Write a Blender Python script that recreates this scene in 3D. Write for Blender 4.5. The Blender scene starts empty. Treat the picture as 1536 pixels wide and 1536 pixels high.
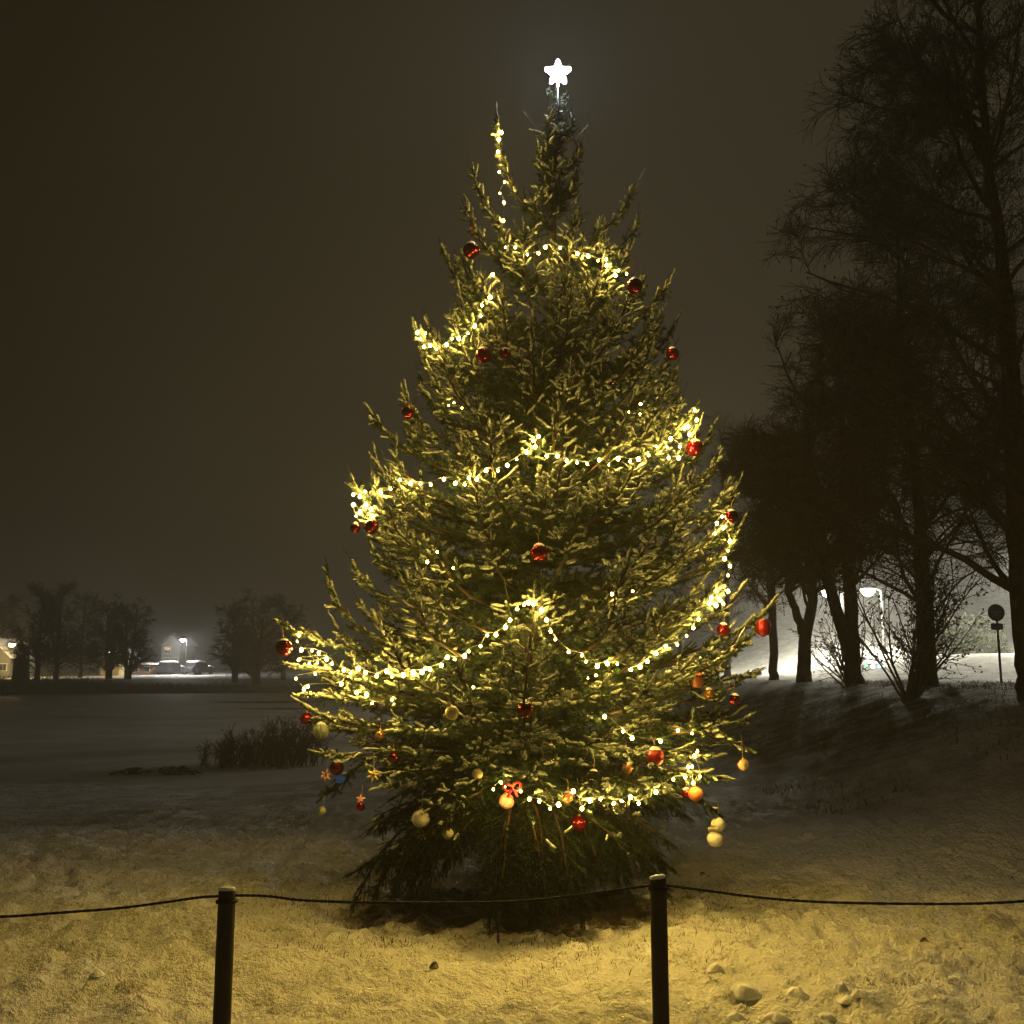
import bpy, math, random
import numpy as np
from mathutils import Vector, Matrix

# ------------------------------------------------------------------ camera, sky, exposure
SC = bpy.context.scene
COL = SC.collection
F = 1507.0                        # focal length in photo pixels (1536 wide)
CAMZ = 1.6
PITCH = math.radians(8.75)
cd = bpy.data.cameras.new('camera')
cd.sensor_width = 36.0
cd.lens = F * 36.0 / 1536.0
cd.clip_start = 0.05
cd.clip_end = 3000
cam = bpy.data.objects.new('camera', cd)
COL.objects.link(cam)
cam.location = (0, 0, CAMZ)
cam.rotation_euler = (math.pi / 2 + PITCH, 0, 0)
SC.camera = cam

world = bpy.data.worlds.new('World')
SC.world = world
world.use_nodes = True
wn = world.node_tree
wn.nodes.clear()
w_out = wn.nodes.new('ShaderNodeOutputWorld')
w_bg = wn.nodes.new('ShaderNodeBackground')
w_tc = wn.nodes.new('ShaderNodeTexCoord')
w_nz = wn.nodes.new('ShaderNodeTexNoise')
w_nz.inputs['Scale'].default_value = 1.3
w_nz.inputs['Detail'].default_value = 3
w_rp = wn.nodes.new('ShaderNodeValToRGB')         # low cloud faintly lit by the town, a little uneven
w_rp.color_ramp.elements[0].position = 0.30
w_rp.color_ramp.elements[0].color = (0.0210, 0.0165, 0.0065, 1)
w_rp.color_ramp.elements[1].position = 0.70
w_rp.color_ramp.elements[1].color = (0.0500, 0.0405, 0.0220, 1)
wn.links.new(w_tc.outputs['Generated'], w_nz.inputs['Vector'])
w_sx = wn.nodes.new('ShaderNodeSeparateXYZ')
w_m1 = wn.nodes.new('ShaderNodeMath'); w_m1.operation = 'MULTIPLY_ADD'
w_m1.inputs[1].default_value = 0.55; w_m1.inputs[2].default_value = 0.02
w_m2 = wn.nodes.new('ShaderNodeMath'); w_m2.operation = 'ADD'
wn.links.new(w_tc.outputs['Generated'], w_sx.inputs[0])
wn.links.new(w_sx.outputs['X'], w_m1.inputs[0])
wn.links.new(w_m1.outputs[0], w_m2.inputs[0])
wn.links.new(w_nz.outputs['Fac'], w_m2.inputs[1])
wn.links.new(w_m2.outputs[0], w_rp.inputs['Fac'])
wn.links.new(w_rp.outputs['Color'], w_bg.inputs['Color'])
w_bg.inputs['Strength'].default_value = 0.58
wn.links.new(w_bg.outputs['Background'], w_out.inputs['Surface'])

SC.view_settings.view_transform = 'Standard'
SC.view_settings.look = 'None'
SC.view_settings.exposure = 0
SC.view_settings.gamma = 1
SC.view_settings.use_curve_mapping = False
cy = SC.cycles
cy.use_denoising = True
try:
    cy.denoiser = 'OPENIMAGEDENOISE'
except Exception:
    pass
cy.max_bounces = 6
cy.diffuse_bounces = 2
cy.glossy_bounces = 3
cy.transmission_bounces = 5
cy.volume_bounces = 0
cy.transparent_max_bounces = 8
cy.sample_clamp_indirect = 4
cy.sample_clamp_direct = 40
cy.caustics_reflective = False
cy.caustics_refractive = False

BULB_L = 1000.0          # radiance of a fairy-light bulb
HAZE = 0.0034

rng = np.random.default_rng(7)
random.seed(7)
SP, CP = math.sin(PITCH), math.cos(PITCH)


def at(px, py, Y):
    """world point seen at photo pixel (px, py) at depth Y"""
    u = (px - 768) / F
    v = -(py - 768) / F
    t = Y / (CP - v * SP)
    return Vector((t * u, Y, CAMZ + t * (SP + v * CP)))


def project(P):
    P = np.asarray(P, float)
    d = P - np.array([0, 0, CAMZ])
    f = d[..., 1] * CP + d[..., 2] * SP
    u = d[..., 0] / f
    v = (-d[..., 1] * SP + d[..., 2] * CP) / f
    return 768 + F * u, 768 - F * v


# ------------------------------------------------------------------ materials
def mat(name, col, rough=0.6, metal=0.0, noise=None, emit=None, estr=0.0, trans=0.0, bump=None, spec=0.5, ior=1.45, coat=0.0):
    m = bpy.data.materials.new(name)
    m.use_nodes = True
    nt = m.node_tree
    b = nt.nodes['Principled BSDF']
    b.inputs['Base Color'].default_value = (*col, 1)
    b.inputs['Roughness'].default_value = rough
    b.inputs['Metallic'].default_value = metal
    b.inputs['Specular IOR Level'].default_value = spec
    b.inputs['IOR'].default_value = ior
    b.inputs['Coat Weight'].default_value = coat
    b.inputs['Transmission Weight'].default_value = trans
    if emit:
        b.inputs['Emission Color'].default_value = (*emit, 1)
        b.inputs['Emission Strength'].default_value = estr
    if noise or bump:
        tc = nt.nodes.new('ShaderNodeTexCoord')
    if noise:                                   # (scale, second colour, lo, hi)
        n = nt.nodes.new('ShaderNodeTexNoise')
        n.inputs['Scale'].default_value = noise[0]
        n.inputs['Detail'].default_value = 6
        r = nt.nodes.new('ShaderNodeValToRGB')
        r.color_ramp.elements[0].position = noise[2]
        r.color_ramp.elements[1].position = noise[3]
        r.color_ramp.elements[0].color = (*col, 1)
        r.color_ramp.elements[1].color = (*noise[1], 1)
        nt.links.new(tc.outputs['Object'], n.inputs['Vector'])
        nt.links.new(n.outputs['Fac'], r.inputs['Fac'])
        nt.links.new(r.outputs['Color'], b.inputs['Base Color'])
    if bump:                                    # (scale, strength, distance)
        n2 = nt.nodes.new('ShaderNodeTexNoise')
        n2.inputs['Scale'].default_value = bump[0]
        n2.inputs['Detail'].default_value = 5
        bp = nt.nodes.new('ShaderNodeBump')
        bp.inputs['Strength'].default_value = bump[1]
        bp.inputs['Distance'].default_value = bump[2]
        nt.links.new(tc.outputs['Object'], n2.inputs['Vector'])
        nt.links.new(n2.outputs['Fac'], bp.inputs['Height'])
        nt.links.new(bp.outputs['Normal'], b.inputs['Normal'])
    return m


def emission(name, col, strength):
    m = bpy.data.materials.new(name)
    m.use_nodes = True
    nt = m.node_tree
    nt.nodes.clear()
    e = nt.nodes.new('ShaderNodeEmission')
    e.inputs['Color'].default_value = (*col, 1)
    e.inputs['Strength'].default_value = strength
    o = nt.nodes.new('ShaderNodeOutputMaterial')
    nt.links.new(e.outputs[0], o.inputs['Surface'])
    return m


M = {}
M['needle'] = mat('spruce_needles', (0.005, 0.0125, 0.0038), 0.55, noise=(7.0, (0.010, 0.021, 0.0065), 0.35, 0.7), spec=0.15)
nt = M['needle'].node_tree                      # rime on outer needles; its inward fade also paints shade into the gaps
n_at = nt.nodes.new('ShaderNodeAttribute')
n_at.attribute_name = 'frost'
n_mx = nt.nodes.new('ShaderNodeMix')
n_mx.data_type = 'RGBA'
n_ml = nt.nodes.new('ShaderNodeMath')
n_ml.operation = 'MULTIPLY'
n_ml.inputs[1].default_value = 0.62
nt.links.new(n_at.outputs['Fac'], n_ml.inputs[0])
nt.links.new(n_ml.outputs[0], n_mx.inputs['Factor'])
n_b = nt.nodes['Principled BSDF']
src = n_b.inputs['Base Color'].links[0].from_socket
nt.links.new(src, [i for i in n_mx.inputs if i.name == 'A' and i.type == 'RGBA'][0])
[i for i in n_mx.inputs if i.name == 'B' and i.type == 'RGBA'][0].default_value = (0.078, 0.100, 0.062, 1)
nt.links.new([o for o in n_mx.outputs if o.type == 'RGBA'][0], n_b.inputs['Base Color'])
M['bark'] = mat('spruce_bark', (0.045, 0.030, 0.018), 0.9, noise=(14, (0.02, 0.014, 0.01), .4, .6), bump=(30, .8, .02))
M['twig'] = mat('spruce_twig', (0.020, 0.012, 0.006), 0.9, spec=0.1)
M['snow'] = mat('snow', (0.78, 0.79, 0.80), 0.75, bump=(60, .5, .01), spec=0.2)
M['frost'] = mat('snow_on_twigs', (0.32, 0.34, 0.30), 0.8, spec=0.08, noise=(70.0, (0.085, 0.10, 0.066), 0.38, 0.64))
M['darkbark'] = mat('dark_bark', (0.030, 0.022, 0.015), 0.95, noise=(6, (0.055, 0.042, 0.028), .45, .65), bump=(18, 1.0, .04), spec=0.1)
M['baretwig'] = mat('bare_twig', (0.050, 0.036, 0.022), 0.95, spec=0.1)
M['fartwig'] = mat('far_twig', (0.035, 0.027, 0.018), 0.95, spec=0.05)
M['deadleaf'] = mat('dead_leaf', (0.060, 0.042, 0.022), 0.9, spec=0.1)
M['post'] = mat('tarred_wood', (0.022, 0.014, 0.009), 0.7, noise=(5, (0.05, 0.032, 0.02), .5, .72), bump=(22, .6, .01))
M['rope'] = mat('dark_rope', (0.020, 0.016, 0.014), 0.85)
M['cable'] = mat('green_cable', (0.010, 0.016, 0.008), 0.6)
M['bulb'] = emission('warm_bulb', (1.0, 0.645, 0.125), BULB_L)
M['star'] = emission('white_star_light', (0.90, 0.95, 1.0), 380.0)
M['metal'] = mat('dull_metal', (0.20, 0.20, 0.19), 0.45, 0.8)
M['gold'] = mat('gold_cap', (0.55, 0.38, 0.12), 0.3, 1.0)
M['darkmetal'] = mat('dark_metal', (0.035, 0.035, 0.035), 0.5, 0.3)
M['red'] = mat('red_bauble', (0.19, 0.0012, 0.006), 0.18, 0.85, coat=0.3)
M['darkred'] = mat('dark_red_bauble', (0.11, 0.0008, 0.004), 0.15, 0.92, coat=0.35)
M['satin'] = mat('satin_red_bauble', (0.17, 0.0015, 0.005), 0.36, 0.5)
M['cream'] = mat('cream_thread_ball', (0.40, 0.36, 0.23), 0.85, bump=(90, .6, .005), noise=(30, (0.30, .26, .15), .4, .6))
M['white'] = mat('white_foam', (0.60, 0.57, 0.48), 0.85, bump=(70, .5, .005))
M['green'] = mat('pale_green_glaze', (0.07, 0.15, 0.12), 0.35, noise=(16, (0.28, 0.32, 0.26), .45, .55))
M['amber'] = mat('amber_bauble', (0.40, 0.20, 0.07), 0.2, 0.8)
M['copper'] = mat('copper_bauble', (0.50, 0.19, 0.10), 0.25, 0.7)
M['pink'] = mat('pink_bauble', (0.62, 0.22, 0.18), 0.5, noise=(12, (0.7, .45, .36), .4, .65))
M['blue'] = mat('blue_paper', (0.004, 0.05, 0.60), 0.5)
M['orange'] = mat('orange_ornament', (0.55, 0.16, 0.05), 0.5)
M['straw'] = mat('straw', (0.60, 0.48, 0.22), 0.7)
M['glass'] = mat('clear_glass', (0.95, 0.95, 0.93), 0.03, trans=1.0, ior=1.3)
M['ribbon'] = mat('red_ribbon', (0.24, 0.002, 0.008), 0.45)
M['thread'] = mat('hanging_thread', (0.30, 0.20, 0.10), 0.8)
M['wood'] = mat('wood_ball', (0.55, 0.44, 0.24), 0.6)
M['grass'] = mat('frozen_grass', (0.065, 0.055, 0.022), 0.85, spec=0.1, noise=(3, (0.12, .10, .045), .4, .6))
M['reed'] = mat('dry_reed', (0.055, 0.040, 0.022), 0.9, spec=0.1)
M['stone'] = mat('dark_stone', (0.05, 0.045, 0.035), 0.9, noise=(9, (0.30, .29, .26), .52, .60), bump=(12, .6, .03))
M['plaster'] = mat('pale_plaster', (0.15, 0.14, 0.11), 0.9, noise=(2, (.11, .105, .085), .4, .6))
M['brownwall'] = mat('brown_boards', (0.13, 0.075, 0.045), 0.9)
M['yellowwall'] = mat('ochre_plaster', (0.38, 0.29, 0.12), 0.9)
M['pane'] = mat('dark_window', (0.015, 0.015, 0.015), 0.15)
M['rooftile'] = mat('roof_tiles', (0.06, 0.045, 0.038), 0.9)
M['frame'] = mat('window_frame', (0.55, 0.53, 0.48), 0.7)
M['signback'] = mat('grey_sign', (0.10, 0.11, 0.11), 0.6, 0.2)
M['signmark'] = mat('sign_mark', (0.20, 0.21, 0.20), 0.6)
M['carpaint'] = mat('dark_car_paint', (0.03, 0.03, 0.035), 0.3, 0.3, coat=.5)
M['tyre'] = mat('tyre', (0.015, 0.015, 0.015), 0.9)


# ------------------------------------------------------------------ object helpers
def link(name, me, m=None, parent=None, smooth=False):
    o = bpy.data.objects.new(name, me)
    COL.objects.link(o)
    if m is not None and len(me.materials) == 0:
        me.materials.append(m)
    if parent is not None:
        o.parent = parent
    if smooth:
        me.polygons.foreach_set('use_smooth', np.ones(len(me.polygons), bool))
    return o


def empty(name, loc, label=None, cat=None, group=None):
    o = bpy.data.objects.new(name, None)
    COL.objects.link(o)
    o.location = loc
    o.empty_display_size = 0.1
    tag(o, label, cat, group)
    return o


def tag(o, label=None, cat=None, group=None, kind=None):
    if label: o['label'] = label
    if cat: o['category'] = cat
    if group: o['group'] = group
    if kind: o['kind'] = kind
    return o


def mesh_np(name, V, Fc):
    """V (n,3), Fc a list of int arrays (m,k)"""
    me = bpy.data.meshes.new(name)
    V = np.asarray(V, np.float32)
    if not isinstance(Fc, (list, tuple)):
        Fc = [Fc]
    Fc = [np.asarray(f, np.int32) for f in Fc if len(f)]
    me.vertices.add(len(V))
    me.vertices.foreach_set('co', V.ravel())
    loops = np.concatenate([f.ravel() for f in Fc])
    tot = np.concatenate([np.full(len(f), f.shape[1], np.int32) for f in Fc])
    start = np.concatenate([[0], np.cumsum(tot)[:-1]]).astype(np.int32)
    me.loops.add(len(loops))
    me.loops.foreach_set('vertex_index', loops)
    me.polygons.add(len(tot))
    me.polygons.foreach_set('loop_start', start)
    me.update(calc_edges=True)
    me.validate()
    return me


class MB:
    def __init__(s):
        s.v, s.f = [], []
        s.n = 0

    def add(s, V, faces):
        V = np.asarray(V, float)
        s.v.append(V)
        for f in faces:
            s.f.append([i + s.n for i in f])
        s.n += len(V)
        return s

    def box(s, c, d, rot=None):
        x, y, z = d[0] / 2, d[1] / 2, d[2] / 2
        V = np.array([[a, b, e] for a in (-x, x) for b in (-y, y) for e in (-z, z)])
        if rot is not None:
            V = V @ np.array(rot).T
        return s.add(V + np.array(c), [(0, 1, 3, 2), (4, 6, 7, 5), (0, 4, 5, 1), (2, 3, 7, 6), (0, 2, 6, 4), (1, 5, 7, 3)])

    def lathe(s, prof, seg=20, c=(0, 0, 0)):
        """prof: (r, z) from bottom to top"""
        V, Fs = [], []
        k = len(prof)
        for r, z in prof:
            for i in range(seg):
                a = 2 * math.pi * i / seg
                V.append((c[0] + r * math.cos(a), c[1] + r * math.sin(a), c[2] + z))
        for j in range(k - 1):
            for i in range(seg):
                Fs.append((j * seg + i, j * seg + (i + 1) % seg, (j + 1) * seg + (i + 1) % seg, (j + 1) * seg + i))
        Fs.append(tuple(range(seg - 1, -1, -1)))
        Fs.append(tuple((k - 1) * seg + i for i in range(seg)))
        return s.add(V, Fs)

    def prism(s, outline, y0, y1):
        """outline in (x, z), extruded along y"""
        n = len(outline)
        V = [(x, y0, z) for x, z in outline] + [(x, y1, z) for x, z in outline]
        Fs = [tuple(range(n)), tuple(range(2 * n - 1, n - 1, -1))]
        for i in range(n):
            j = (i + 1) % n
            Fs.append((i, i + n, j + n, j))
        return s.add(V, Fs)

    def mesh(s, name):
        me = bpy.data.meshes.new(name)
        me.from_pydata([tuple(p) for p in np.concatenate(s.v)], [], s.f)
        me.update()
        return me

    def build(s, name, m, parent=None, smooth=False):
        return link(name, s.mesh(name), m, parent, smooth)


def tubes(P, R, sides=4, tip=False):
    """P (N,k,3), R (N,k) -> V, quads (all tubes alike)"""
    P = np.asarray(P, float)
    R = np.asarray(R, float)
    N, k, _ = P.shape
    T = np.gradient(P, axis=1)
    T /= np.linalg.norm(T, axis=2, keepdims=True) + 1e-12
    ref = np.where(np.abs(T.mean(1)[:, 2:3]) > 0.8, np.array([[1.0, 0.2, 0]]), np.array([[0, 0, 1.0]]))
    A = np.cross(T, ref[:, None, :])
    A /= np.linalg.norm(A, axis=2, keepdims=True) + 1e-12
    B = np.cross(T, A)
    ang = 2 * np.pi * np.arange(sides) / sides
    V = P[:, :, None, :] + R[:, :, None, None] * (np.cos(ang)[None, None, :, None] * A[:, :, None, :] + np.sin(ang)[None, None, :, None] * B[:, :, None, :])
    V = V.reshape(-1, 3)
    base = (np.arange(N) * k * sides)[:, None, None]
    j = (np.arange(k - 1) * sides)[None, :, None]
    i = np.arange(sides)[None, None, :]
    i2 = (i + 1) % sides
    Q = np.stack([base + j + i, base + j + i2, base + j + sides + i2, base + j + sides + i], -1).reshape(-1, 4)
    return V, Q


def tube_mesh(name, sets):
    Vs, Qs, n = [], [], 0
    for V, Q in sets:
        Vs.append(V)
        Qs.append(Q + n)
        n += len(V)
    return mesh_np(name, np.concatenate(Vs), np.concatenate(Qs))


def hash2(i, j, s):
    n = (i * 374761393 + j * 668265263 + s * 974634777) & 0x7fffffff
    n = ((n ^ (n >> 13)) * 1274126177) & 0x7fffffff
    return ((n ^ (n >> 16)) & 0xffff) / 65535.0


def vnoise(x, y, s=0):
    xi, yi = np.floor(x).astype(np.int64), np.floor(y).astype(np.int64)
    fx, fy = x - xi, y - yi
    fx, fy = fx * fx * (3 - 2 * fx), fy * fy * (3 - 2 * fy)
    a, b = hash2(xi, yi, s), hash2(xi + 1, yi, s)
    c, d = hash2(xi, yi + 1, s), hash2(xi + 1, yi + 1, s)
    return (a + (b - a) * fx) * (1 - fy) + (c + (d - c) * fx) * fy


def sst(a, b, x):
    t = np.clip((x - a) / (b - a), 0, 1)
    return t * t * (3 - 2 * t)


# ------------------------------------------------------------------ terrain
TREE_Y = 7.0
TREE_X = at(766, 1355, TREE_Y).x
LAKE_Z = -0.60


def shore(x):
    return 22.5 + 55 * sst(-5, 5, x) + 1.2 * np.sin(x * .45)


FEET = []                         # footprints trodden across the lawn
frnd = random.Random(5)
for (x0, y0, x1, y1) in ((-3.6, 5.2, -.9, 4.6), (-4.4, 8.9, -1.6, 6.0), (1.2, 5.3, 4.2, 6.2), (2.4, 4.5, 1.5, 9.6), (.2, 4.4, -1.5, 5.8)):
    n_ = int(math.hypot(x1 - x0, y1 - y0) / .36)
    a_ = math.atan2(y1 - y0, x1 - x0)
    for i in range(n_):
        t_ = i / max(1, n_ - 1)
        sd_ = .09 * (1 if i % 2 else -1)
        FEET.append((x0 + (x1 - x0) * t_ - math.sin(a_) * sd_ + frnd.uniform(-.05, .05), y0 + (y1 - y0) * t_ + math.cos(a_) * sd_ + frnd.uniform(-.05, .05), a_ + frnd.uniform(-.25, .25)))


def terrain(x, y):
    x, y = np.asarray(x, float), np.asarray(y, float)
    ys = shore(x)
    h = -0.10 * sst(9.2, 11.5, y) * sst(2.0, -1.0, x) - 0.66 * sst(10.0, 1.0 * ys + 1.5, y) * sst(5.5, 2.0, x)
    h = h + 1.22 * sst(3.0, 7.3, x) * sst(8.6, 13.2, y)
    h = h + 0.85 * sst(27, 36, y) * sst(10, 17, x)
    h = h + 7.0 * sst(43, 82, y) * sst(7, 17, x)  # added snow slope, catches lamp light as a pale backdrop instead of fog
    far = sst(80, 96, y + 2.5 * np.sin(x * .09)) * sst(8, 2, x)
    h = h + far * 1.15 + 0.7 * sst(100, 150, y) * sst(8, 2, x)
    # relief
    h = h + 0.05 * (vnoise(x * .7, y * .7, 1) - .5) + 0.035 * (vnoise(x * 2.1, y * 2.1, 2) - .5)
    near = sst(16, 9, y)
    h = h + near * (0.046 * (vnoise(x * 6 + 3 * vnoise(x * 2, y * 2, 8), y * 9, 3) - .5) + 0.046 * (vnoise(x * 12, y * 15, 4) ** 2 - .3) + 0.024 * (vnoise(x * 27, y * 33, 5) - .5))
    rg = 1 - np.abs(2 * vnoise(x * 3.1 + 2 * vnoise(x, y, 14), y * 4.2, 15) - 1)
    rg2 = 1 - np.abs(2 * vnoise(x * 7.5 + 2 * vnoise(x * 2, y * 2, 16), y * 8.5, 17) - 1)
    h = h + near * (0.034 * (rg ** 3 - .25) + 0.024 * (rg2 ** 3 - .25))
    for fx, fy, fa in FEET:
        dx_, dy_ = x - fx, y - fy
        u_, v_ = dx_ * math.cos(fa) + dy_ * math.sin(fa), -dx_ * math.sin(fa) + dy_ * math.cos(fa)
        q_ = (u_ / .15) ** 2 + (v_ / .07) ** 2
        h = h - .036 * np.exp(-q_ ** 2) + .012 * np.exp(-((np.sqrt(q_) - 1.35) / .25) ** 2)
    h = h + (1 - near) * 0.05 * (vnoise(x * 4, y * 4, 9) - .5) * sst(40, 16, y)
    return h


def th(x, y):
    return float(terrain(np.array([x]), np.array([y]))[0])


def grow(a, b, step, fac):
    out = []
    while a < b:
        a += step
        step *= fac
        out.append(a)
    return out


xs = np.arange(-4.2, 4.2001, 0.036)
gx = np.array(grow(4.2, 420, 0.05, 1.095))
xs = np.concatenate([-gx[::-1], xs, gx])
ys_ = np.arange(3.6, 10.0, 0.036)
ys_ = np.concatenate([-np.array(grow(-3.6, 40, 0.06, 1.25))[::-1], ys_, np.array(grow(10.0, 900, 0.05, 1.037))])
GX, GY = np.meshgrid(xs, ys_)
GZ = terrain(GX, GY)
nx, ny = len(xs), len(ys_)
idx = np.arange(nx * ny).reshape(ny, nx)
Q = np.stack([idx[:-1, :-1], idx[:-1, 1:], idx[1:, 1:], idx[1:, :-1]], -1).reshape(-1, 4)
gme = mesh_np('ground', np.stack([GX, GY, GZ], -1).reshape(-1, 3), Q)


def ground_material():
    m = bpy.data.materials.new('snowy_lawn')
    m.use_nodes = True
    nt = m.node_tree
    N, L = nt.nodes, nt.links
    b = N['Principled BSDF']
    b.inputs['Roughness'].default_value = 0.8
    b.inputs['Specular IOR Level'].default_value = 0.15
    geo = N.new('ShaderNodeNewGeometry')
    sep = N.new('ShaderNodeSeparateXYZ')
    L.new(geo.outputs['Position'], sep.inputs[0])

    def math_(op, a, b_=None, c=None, clamp=False):
        n = N.new('ShaderNodeMath')
        n.operation = op
        n.use_clamp = clamp
        for i, v in enumerate((a, b_, c)):
            if v is None: continue
            if isinstance(v, (int, float)): n.inputs[i].default_value = v
            else: L.new(v, n.inputs[i])
        return n.outputs[0]

    def noise(scale, detail=4, rough=.6, vec=None):
        n = N.new('ShaderNodeTexNoise')
        n.inputs['Scale'].default_value = scale
        n.inputs['Detail'].default_value = detail
        n.inputs['Roughness'].default_value = rough
        L.new(vec if vec is not None else geo.outputs['Position'], n.inputs['Vector'])
        return n.outputs['Fac']

    def mapr(v, a, b_, c=0.0, d=1.0):
        n = N.new('ShaderNodeMapRange')
        n.interpolation_type = 'SMOOTHSTEP'
        L.new(v, n.inputs['Value'])
        n.inputs['From Min'].default_value = a
        n.inputs['From Max'].default_value = b_
        n.inputs['To Min'].default_value = c
        n.inputs['To Max'].default_value = d
        return n.outputs['Result']

    def mix(f, a, b_):
        n = N.new('ShaderNodeMix')
        n.data_type = 'RGBA'
        L.new(f, n.inputs['Factor'])
        for k, v in (('A', a), ('B', b_)):
            s = [i for i in n.inputs if i.name == k and i.type == 'RGBA'][0]
            if isinstance(v, tuple): s.default_value = (*v, 1)
            else: L.new(v, s)
        return [o for o in n.outputs if o.type == 'RGBA'][0]

    # bare litter with the tree's shade painted in: a rough oval round the trunk
    dx = math_('SUBTRACT', sep.outputs['X'], TREE_X + .02)
    dy = math_('SUBTRACT', sep.outputs['Y'], TREE_Y)
    dy = math_('MULTIPLY', dy, 1.55)
    r2 = math_('SQRT', math_('ADD', math_('MULTIPLY', dx, dx), math_('MULTIPLY', dy, dy)))
    r2 = math_('ADD', r2, math_('MULTIPLY', math_('SUBTRACT', noise(3.5, 5, .7), 0.5), 1.5))
    bare = mapr(r2, 1.28, 0.80)
    # thin snow with grass showing through
    vm = N.new('ShaderNodeMapping')
    vm.inputs['Scale'].default_value = (1, 1.0, 1)
    L.new(geo.outputs['Position'], vm.inputs['Vector'])
    fine = noise(38, 5, .75)
    med = noise(4.5, 4, .6)
    thin = math_('ADD', math_('MULTIPLY', fine, 0.75), math_('MULTIPLY', med, 0.5))
    flecks = mapr(thin, 0.62, 0.84, 0.0, .7)
    # the slope of the bank and the far shore keep little snow
    bank = math_('MULTIPLY', mapr(sep.outputs['X'], 2.6, 4.6), mapr(sep.outputs['Y'], 10.5, 14.5))
    bank = math_('MULTIPLY', bank, mapr(sep.outputs['Y'], 29, 24))
    farb = math_('MULTIPLY', mapr(sep.outputs['Y'], 80, 84), mapr(sep.outputs['Y'], 112, 103))
    patch = mapr(noise(2.2, 6, .75), 0.36, 0.60, .55, 1.0)
    poor = math_('MULTIPLY', math_('MAXIMUM', bank, farb), patch)
    back = math_('MULTIPLY', mapr(sep.outputs['Y'], 9.2, 11.5), 0.62)
    poor = math_('MAXIMUM', poor, math_('MULTIPLY', back, patch))
    snowc = mix(med, (0.70, 0.69, 0.67), (0.82, 0.82, 0.81))
    grassc = mix(noise(25, 3), (0.055, 0.045, 0.018), (0.16, 0.125, 0.06))
    c1 = mix(flecks, snowc, grassc)
    c2 = mix(poor, c1, mix(noise(12, 4), (0.040, 0.038, 0.016), (0.10, 0.085, 0.045)))
    c3 = mix(bare, c2, mix(noise(40, 4), (0.020, 0.014, 0.008), (0.075, 0.055, 0.028)))
    L.new(c3, b.inputs['Base Color'])
    bp = N.new('ShaderNodeBump')
    bp.inputs['Strength'].default_value = 1.0
    bp.inputs['Distance'].default_value = 0.08
    L.new(noise(16, 5, .68), bp.inputs['Height'])
    L.new(bp.outputs['Normal'], b.inputs['Normal'])
    return m


M['lawnsnow'] = ground_material()
tag(link('ground', gme, M['lawnsnow'], smooth=True), 'snow-dusted lawn sloping to the pond and rising to a bank', kind='structure')

# frozen pond
lx = np.linspace(-260, 40, 40)
ly = np.linspace(12, 110, 30)
LX, LY = np.meshgrid(lx, ly)
idx = np.arange(LX.size).reshape(LX.shape)
Q = np.stack([idx[:-1, :-1], idx[:-1, 1:], idx[1:, 1:], idx[1:, :-1]], -1).reshape(-1, 4)
ice = mat('snowy_ice', (0.40, 0.385, 0.355), 0.8, noise=(0.5, (0.31, 0.30, 0.275), .4, .62), bump=(6, .2, .02), spec=.2)
tag(link('frozen_pond', mesh_np('frozen_pond', np.stack([LX, LY, np.full_like(LX, LAKE_Z)], -1).reshape(-1, 3), Q), ice), 'frozen pond under a thin grey cover of snow', kind='structure')
wet = mat('dark_open_water', (0.02, 0.02, 0.016), 0.7, spec=.1)
for (pa, pb, py, t, lab) in ((268, 470, 1053, 2.2, 'long dark streak of wet ice near the far shore'), (355, 480, 1063, 1.1, 'short dark streak of wet ice above the reeds')):
    mb = MB()
    up, lo = [], []
    for i in range(25):
        p = at(pa + (pb - pa) * i / 24, py, 1.0)
        d = p - Vector((0, 0, CAMZ))
        s = (LAKE_Z + .004 - CAMZ) / d.z
        q = Vector((0, 0, CAMZ)) + d * s
        w = t * math.sin(math.pi * (i + .3) / 24.6) ** .5 * (.7 + .6 * random.random())
        up.append((q.x, q.y + w, LAKE_Z + .004))
        lo.append((q.x, q.y - w, LAKE_Z + .004))
    mb.add(lo + up, [(i, i + 1, i + 26, i + 25) for i in range(24)])
    tag(mb.build('ice_streak', wet), lab, kind='structure')

# ------------------------------------------------------------------ the decorated spruce
# outline of the tree mass in the photograph: (row, left, right)
OUT = [(150, 832, 846), (190, 812, 864), (250, 800, 876), (300, 796, 884), (338, 778, 896), (365, 738, 928), (395, 690, 952), (440, 664, 976),
       (500, 640, 1005), (560, 622, 1020), (620, 606, 1034), (680, 582, 1062), (740, 560, 1085), (800, 545, 1098), (860, 536, 1100),
       (920, 520, 1096), (980, 476, 1108), (1040, 470, 1120), (1100, 486, 1098), (1160, 510, 1072), (1220, 545, 1040), (1270, 575, 1000), (1310, 590, 985)]
AX = [(108, 838), (300, 832), (600, 818), (900, 796), (1150, 776), (1300, 766), (1355, 765)]


def zrow(py):
    return at(768, py, TREE_Y).z


az_ = np.array([[zrow(y), at(x, y, TREE_Y).x] for y, x in AX])[::-1]


def axis_x(z):
    return np.interp(z, az_[:, 0], az_[:, 1])


prof = np.array([[zrow(y), axis_x(zrow(y)) - at(l, y, TREE_Y).x, at(r, y, TREE_Y).x - axis_x(zrow(y))] for y, l, r in OUT])[::-1]
Z_TOP = zrow(150)


def radius(z, a):
    rl, rr = np.interp(z, prof[:, 0], prof[:, 1]), np.interp(z, prof[:, 0], prof[:, 2])
    c, s = math.cos(a), math.sin(a)
    side = rr if c > 0 else rl
    front = 0.5 * (rl + rr)
    return math.sqrt((side * c) ** 2 + (front * s) ** 2)


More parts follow.
